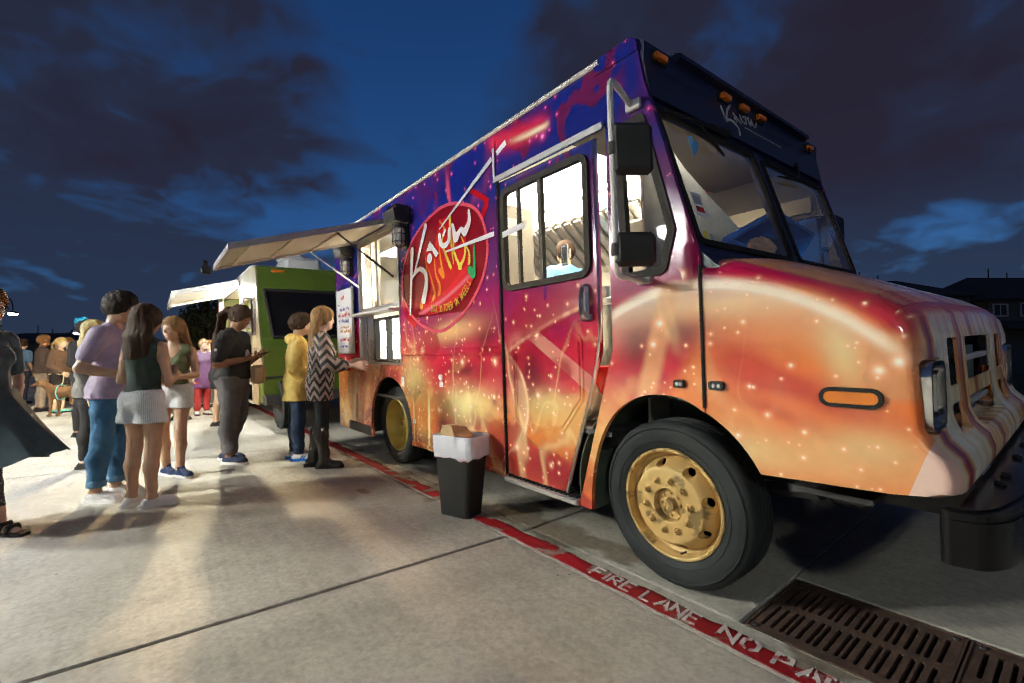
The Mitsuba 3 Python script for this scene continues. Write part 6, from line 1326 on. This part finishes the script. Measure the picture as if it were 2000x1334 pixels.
add('dog_leash', tube([a, (a + b) / 2 - [0, 0, .06], b], .009, 6), 'mat_pale_band', 30, text='pale leash running from the dog to the ponytailed woman', cat='leash')

# ---------------------------------------------------------------- bin, menu board, lamps, far buildings, trees
BX, BY = -1.76, -.225
def frustum(x, y, z0, z1, a0, b0, a1, b1, r, n=5):
    def ringp(a, b, z): return [(x + px, y + py, z) for px, py in list(rrect(-a, a, -b, b, r, n).exterior.coords)[:-1]]
    lo, hi = ringp(a0, b0, z0), ringp(a1, b1, z1); m = len(lo)
    f = [(i, (i + 1) % m, m + (i + 1) % m) for i in range(m)] + [(i, m + (i + 1) % m, m + i) for i in range(m)] + [(0, i + 1, i) for i in range(1, m - 1)]
    return trimesh.Trimesh(np.array(lo + hi), f, process=False)
yaw = math.radians(20)
def turn(m, a=yaw):
    v = np.asarray(m.vertices) - [BX, BY, 0]; c, s = math.cos(a), math.sin(a)
    return trimesh.Trimesh(np.stack([BX + c * v[:, 0] - s * v[:, 1], BY + s * v[:, 0] + c * v[:, 1], v[:, 2]], 1), m.faces, process=False)
add('trash_bin__body', turn(frustum(BX, BY, .0, .60, .140, .098, .183, .131, .043)), 'mat_black_plastic', 40)
add('trash_bin__inside', turn(box(BX - .17, BX + .17, BY - .12, BY + .12, .44, .45)), 'mat_black_plastic', False)
label('trash_bin', 'black plastic trash bin on the red strip beside the food truck door', 'trash bin')
prin('mat_liner_film', proc(lambda p, n, uv: mix((.62, .64, .68), (.70, .30, .32), smoothstep(.475, .445, p.z + .03 * fbm(p.x * 9, p.y * 9, .4, 2)))), .35, spec_trans=0.0)
def liner():
    ring = list(rrect(-.187, .187, -.135, .135, .048, 6).segmentize(.012).exterior.coords)[:-1]; m = len(ring); rows = []
    for k, (sc, z) in enumerate(((.86, .50), (.97, .602), (1.0, .612), (1.035, .598), (1.045, .55), (1.03, .50), (1.01, .445))):
        pts = np.array([(BX + a * sc, BY + b * sc, z) for a, b in ring]); nz = meshkit.fbm(np.stack([pts[:, 0] * 22, pts[:, 1] * 22, pts[:, 2] * 12], 1), 3, seed=5) - .5
        r = (pts[:, :2] - [BX, BY]); r /= np.linalg.norm(r, axis=1, keepdims=True)
        pts[:, :2] += r * (nz * .046 * (k > 0))[:, None]; pts[:, 2] += nz * (.035 if k < 6 else .11) * (k != 2); rows.append(pts)
    f = []
    for k in range(len(rows) - 1):
        for i in range(m): j = (i + 1) % m; f += [(k * m + i, k * m + j, (k + 1) * m + j), (k * m + i, (k + 1) * m + j, (k + 1) * m + i)]
    return trimesh.Trimesh(np.vstack(rows), f, process=False)
add('bin_liner', turn(liner()), 'mat_liner_film', 50, text='white bag with a pink hem folded over the rim of the black trash bin', cat='bin bag')
bx = trimesh.convex.convex_hull(np.array([(-.15, -.09, .55), (.06, -.11, .55), (.07, .08, .56), (-.14, .09, .56), (-.12, -.06, .675), (-.02, -.08, .685), (.03, .06, .66), (-.11, .07, .67)]) + [BX - .02, BY, 0])
cb = add('cardboard_box', turn(bx), 'mat_kraft', False, text='brown cardboard box stuffed into the lined trash bin', cat='cardboard box')
add('cardboard_box__flap', turn(trimesh.convex.convex_hull(np.array([(-.02, -.10, .62), (.09, -.07, .60), (.10, .05, .60), (.0, .06, .64), (-.02, -.10, .626), (.09, -.07, .606)]) + [BX, BY, 0])), 'mat_kraft', False)
# whiteboard menu hung on the truck's flank
mb = 'menu_board'
add(mb + '__sheet', box(-5.16, -4.58, -.055, -.040, 1.27, 2.11), 'mat_white_print', False, TRUCK)
add(mb + '__edge', cat_(box(-4.58, -4.555, -.060, -.035, 1.26, 2.12), box(-5.185, -5.16, -.060, -.035, 1.26, 2.12), box(-5.16, -4.58, -.060, -.035, 1.255, 1.27)), 'mat_aluminium', False, TRUCK)
label(mb, 'white menu board with handwritten red and blue lines beside the orange truck serving hatch', 'menu board')
prin('mat_marker_red', (.45, .05, .06), .6); prin('mat_marker_blue', (.12, .09, .30), .6); prin('mat_marker_orange', (.55, .20, .08), .6)
rng = np.random.default_rng(7)
for x, t in ((-4.66, 'right'), (-5.08, 'left')): add('menu_clip', tube([(x, -.05, 2.10), (x, -.02, 2.18)], .012, 6), 'mat_dark_steel', 30, TRUCK, text=f'small dark clip holding the {t} end of the white menu board', cat='clip')
for z, hgt, mat, x0, x1 in ((2.00, .050, 'mat_marker_red', -4.98, -4.78), (1.905, .022, 'mat_marker_blue', -5.13, -4.98), (1.845, .045, 'mat_marker_blue', -5.06, -4.64), (1.765, .050, 'mat_marker_red', -5.12, -4.63), (1.685, .055, 'mat_marker_blue', -5.10, -4.68), (1.60, .036, 'mat_marker_orange', -5.06, -4.70), (1.545, .040, 'mat_marker_orange', -5.08, -4.64), (1.435, .036, 'mat_marker_red', -5.08, -4.70), (1.35, .036, 'mat_marker_blue', -5.06, -4.76)):
    out, x = [], x0        # hurried handwriting, a word at a time
    while x < x1 - .05:
        w_ = float(rng.uniform(.07, .16)); n_ = int(w_ / .011)
        xs = np.linspace(x, min(x + w_, x1), n_); out.append(LineString([(float(a), float(z + hgt * (.5 * ((i % 2) * 2 - 1) * rng.uniform(.3, 1.0) + (.5 if rng.random() > .82 else 0)))) for i, a in enumerate(xs)]).buffer(.0032)); x += w_ + .035
    add(mb + '__writing', ext_xz(unary_union(out), -.0575, -.0548), mat, False, TRUCK)
add('red_cord_reel', lathe([(0, 0), (.05, .0), (.06, .03), (.05, .06), (0, .06)], 16, (-4.86, -.07, 1.08), 'y'), 'mat_red_plastic', 30, TRUCK, text='small round red reel on the side of the orange truck below the menu board', cat='reel')
# street lamps: gooseneck poles with a drum of light; the near ones behind us are added, unseen, to light the scene
def lamp(x, y, face, text, hgt, power, r=.24, arm=.9, rise=.55, group='lit gooseneck street lamps'):
    k = numbered('street_lamp'); fx, fy = np.array(face, float) / np.linalg.norm(face)
    add(k + '__pole', tube([(x, y, 0), (x, y, hgt * .5), (x, y, hgt)], [.09, .07, .06], 8), 'mat_dark_steel', 30)
    pth = [(x, y, hgt - .1)] + [(x + fx * arm * .5 * (1 - math.cos(t)), y + fy * arm * .5 * (1 - math.cos(t)), hgt + rise * math.sin(t)) for t in np.linspace(0, math.pi, 9)]
    add(k + '__gooseneck', tube(pth, .045, 6), 'mat_dark_steel', 30)
    cx, cy = x + fx * arm, y + fy * arm
    add(k + '__shade', lathe([(.05, hgt + .06), (.12, hgt + .02), (r * 1.15, hgt - .14), (r * 1.15, hgt - .17), (r, hgt - .16)], 20, (cx, cy, 0)), 'mat_dark_steel', 30)
    add(k + '__globe', lathe([(0, hgt - .42), (r * .55, hgt - .41), (r * .92, hgt - .34), (r, hgt - .24), (r, hgt - .165), (0, hgt - .163)], 16, (cx, cy, 0)), 'mat_lamp_glass', 30, emit=power)
    label(k, text, 'street lamp', group)

lamp(-4.6, -7.2, (.6, .8), 'added unseen lamp behind the photographer, stand in for a hand held light', 3.5, (1085, 1060, 930), r=.26)  # added key light, stands in for the moving hand light of the light-painting
lamp(-5.3, -7.3, (-.6, .8), 'second added unseen lamp behind the photographer, stand in for a hand held light', 3.5, (1085, 1060, 930), r=.26)
lamp(6.2, -5.6, (-.6, .6), 'added unseen lamp to the right behind the photographer, brightening the truck front', 3.9, (230, 235, 215), r=.26)  # added fill for the grille side, unseen
def at(u, dep):           # a spot on the plain, so far to the right of our line of sight and so deep
    return EYE[:2] + np.array([-.7877, .6161]) * dep + np.array([.6161, .7877]) * u
for u, dep, hg, f, rise, r, pw, t in ((-45.65, 42, 5.30, (.616, .787), 1.25, .33, (42, 46, 50), 'street lamp with a curved gooseneck nearest the left edge'), (-56.7, 60, 4.4, (.616, .787), .5, .40, (42, 48, 48), 'distant street lamp glowing just left of the blue haired head'), (-53.0, 75, 4.7, (.616, .787), .5, .34, (30, 40, 38), 'distant street lamp above the girls by the green truck, the lowest one'),
                                     (-40.9, 60, 4.6, (.616, .787), .5, .34, (24, 30, 28), 'distant street lamp above the girls by the green truck, the middle one'), (-29.6, 45, 4.8, (.616, .787), .5, .30, (40, 40, 36), 'distant street lamp close beside the head of the person in the black tee')):
    x, y = at(u - (1.1 if rise > 1 else .7), dep); lamp(x, y, f, t, hg, pw, r=r, arm=1.1 if rise > 1 else .7, rise=rise)
# houses on the right
prin('mat_house_wall', proc(lambda p, n, uv: mix((.10, .085, .075), (.14, .12, .105), fbm(p.x, p.y, p.z * 6, 3))), .9)
prin('mat_house_roof', proc(lambda p, n, uv: mix((.030, .024, .022), (.055, .045, .04), fbm(p.x * 2, p.y * 2, p.z * 9, 3))), .9)
prin('mat_house_trim', (.50, .48, .46), .7); prin('mat_dark_glass', (.015, .018, .022), .1)
VX, VR = np.array([-.7877, .6161, 0]), np.array([.6161, .7877, 0])
def put(m):
    v = np.asarray(m.vertices); return trimesh.Trimesh(np.array([EYE[0], EYE[1], 0]) + v[:, :1] * VR + v[:, 1:2] * VX + v[:, 2:] * np.array([0, 0, 1.0]), m.faces[:, ::-1], process=False)
def house(u0, u1, d0, d1, eave, ridge, wins, text, hip=True):
    k = numbered('house')
    add(k + '__wall', put(box(u0, u1, d0, d1, -.1, eave)), 'mat_house_wall', False)
    o = .5; um, dm = (u0 + u1) / 2, (d0 + d1) / 2; q = 2.6 if hip else -.0
    add(k + '__roof', put(trimesh.convex.convex_hull(np.array([(u0 - o, d0 - o, eave), (u1 + o, d0 - o, eave), (u0 - o, d1 + o, eave), (u1 + o, d1 + o, eave), (u0 - o, d0 - o, eave + .15), (u1 + o, d0 - o, eave + .15), (u0 - o, d1 + o, eave + .15), (u1 + o, d1 + o, eave + .15), (u0 + q, dm, ridge), (u1 - q, dm, ridge)]))), 'mat_house_roof', False)
    for (a, b, c, d) in wins:
        w = add(k + '__window', put(cat_(box(a - .12, a, d0 - .06, d0 + .02, c - .12, d + .12), box(b, b + .12, d0 - .06, d0 + .02, c - .12, d + .12), box(a, b, d0 - .06, d0 + .02, d, d + .12), box(a, b, d0 - .06, d0 + .02, c - .12, c), box((a + b) / 2 - .03, (a + b) / 2 + .03, d0 - .05, d0 + .02, c, d))), 'mat_house_trim', False)
        add(w + '__glass', put(box(a, b, d0 - .015, d0 - .005, c, d)), 'mat_dark_glass', False)
    add(k + '__porch_roof', put(trimesh.convex.convex_hull(np.array([(u0, d0 - 1.8, eave - 2.5), (u1, d0 - 1.8, eave - 2.5), (u0, d0, eave - 1.75), (u1, d0, eave - 1.75), (u0, d0 - 1.8, eave - 2.6), (u1, d0 - 1.8, eave - 2.6), (u0, d0, eave - 2.6), (u1, d0, eave - 2.6)]))), 'mat_house_roof', False)
    for o_, t_ in ((-1, .9), (.8, .5)): add(k + '__vent_pipe', put(tube([(um + o_, dm, ridge - .6), (um + o_, dm, ridge + t_)], .05, 6)), 'mat_house_roof', 30)
    label(k, text, 'house', 'dark buildings beyond the lot')
house(29.5, 40.0, 40, 49, 6.35, 8.5, [(36.6, 38.0, 4.6, 5.7)], 'dark two storey house behind the truck hood, the left one of two')
house(41.6, 53.0, 40, 49, 6.05, 8.8, [(42.0, 43.1, 4.75, 5.65), (44.4, 46.0, 4.75, 5.75), (48, 49.5, 4.7, 5.7)], 'dark two storey house with white framed windows at the right edge')
add('long_wall', put(box(26, 60, 33.0, 33.3, -.1, 2.1)), 'mat_house_wall', False, text='dark garden wall in front of the houses on the right', cat='wall')
house(-62, -51.5, 52, 60, 2.7, 4.0, [], 'low dark building at the far left behind the crowd')
prin('mat_bank', proc(lambda p, n, uv: mix((.012, .018, .008), (.03, .038, .018), fbm(p.x * 3, p.y * 3, .3, 4))), .95)
zb = lane_z(99)
bk_ = [(-60, 8.5, zb - .2), (60, 8.5, zb - .2), (60, 12.5, zb + .62), (-60, 12.5, zb + .62), (60, 30, zb + .75), (-60, 30, zb + .75), (60, 34, zb - .3), (-60, 34, zb - .3)]
add('grass_bank', trimesh.Trimesh(bk_, [(0, 1, 2), (0, 2, 3), (3, 2, 4), (3, 4, 5), (5, 4, 6), (5, 6, 7)], process=False), 'mat_bank', False, kind='structure', text='dark grass bank beyond the lane on the right')
# trees: trunk, limbs and a crown of leaf-sized faces
prin('mat_bark', (.05, .038, .028), .9)
scene['mat_leaf'] = {'type': 'twosided', 'b': {'type': 'principled', 'base_color': proc(lambda p, n, uv: mix((.020, .030, .010), (.060, .062, .020), noise(p.x * 2, p.y * 2, p.z * 2))), 'roughness': .7}}
def tree(u, dep, H, Rw, seed, text, leaf=.16, n=2600):
    rg = np.random.default_rng(seed); x, y = at(u, dep); k = numbered('tree'); base = np.array([x, y, 0.0])
    limbs = [tube([base, base + [0, 0, H * .22], base + [.1, .05, H * .5]], [.16, .12, .07], 7)]
    cl = []
    for i in range(16):
        a, e, r = rg.uniform(0, 2 * math.pi), rg.uniform(.35, .95), Rw * rg.uniform(.3, .95)
        c = base + [r * math.cos(a) * (1.15 - e * .6), r * math.sin(a) * (1.15 - e * .6), H * e]; cl.append((c, Rw * rg.uniform(.22, .42)))
        limbs.append(tube([base + [.02, .0, H * .25], (base + [.05, 0, H * .4] + c) / 2, c], [.06, .04, .015], 5))
    add(k + '__trunk', cat_(*limbs), 'mat_bark', 30)
    i = rg.integers(0, len(cl), n); c = np.array([q[0] for q in cl])[i]; r = np.array([q[1] for q in cl])[i]
    d = rg.normal(size=(n, 3)); d /= np.linalg.norm(d, axis=1, keepdims=True); pz = c + d * (r * rg.uniform(.2, 1, n) ** .5)[:, None]
    t = rg.normal(size=(n, 3)); t /= np.linalg.norm(t, axis=1, keepdims=True); b = np.cross(t, rg.normal(size=(n, 3))); b /= np.linalg.norm(b, axis=1, keepdims=True)
    s = leaf * rg.uniform(.6, 1.3, n)[:, None]; v = np.stack([pz - t * s, pz + b * s * .5, pz + t * s, pz - b * s * .5], 1).reshape(-1, 3); q = np.arange(n) * 4
    add(k + '__crown', trimesh.Trimesh(v, np.vstack([np.stack([q, q + 1, q + 2], 1), np.stack([q, q + 2, q + 3], 1)]), process=False), 'mat_leaf', False)
    label(k, text, 'tree', 'dark trees behind the lot')
tree(-20.5, 31, 5.0, 2.1, 3, 'dark leafy tree behind the lit flap of the green truck')
tree(-24.5, 36, 4.6, 2.0, 5, 'low dark tree left of the tree behind the green truck')
tree(-62, 66, 4.6, 2.6, 7, 'distant dark tree left of the blue haired person', .3, 1500)
tree(-66, 70, 4.4, 2.4, 8, 'distant dark tree right above the ponytailed woman', .3, 1500)
tree(-47, 72, 5.2, 2.8, 9, 'distant dark tree behind the woman in olive', .3, 1500)
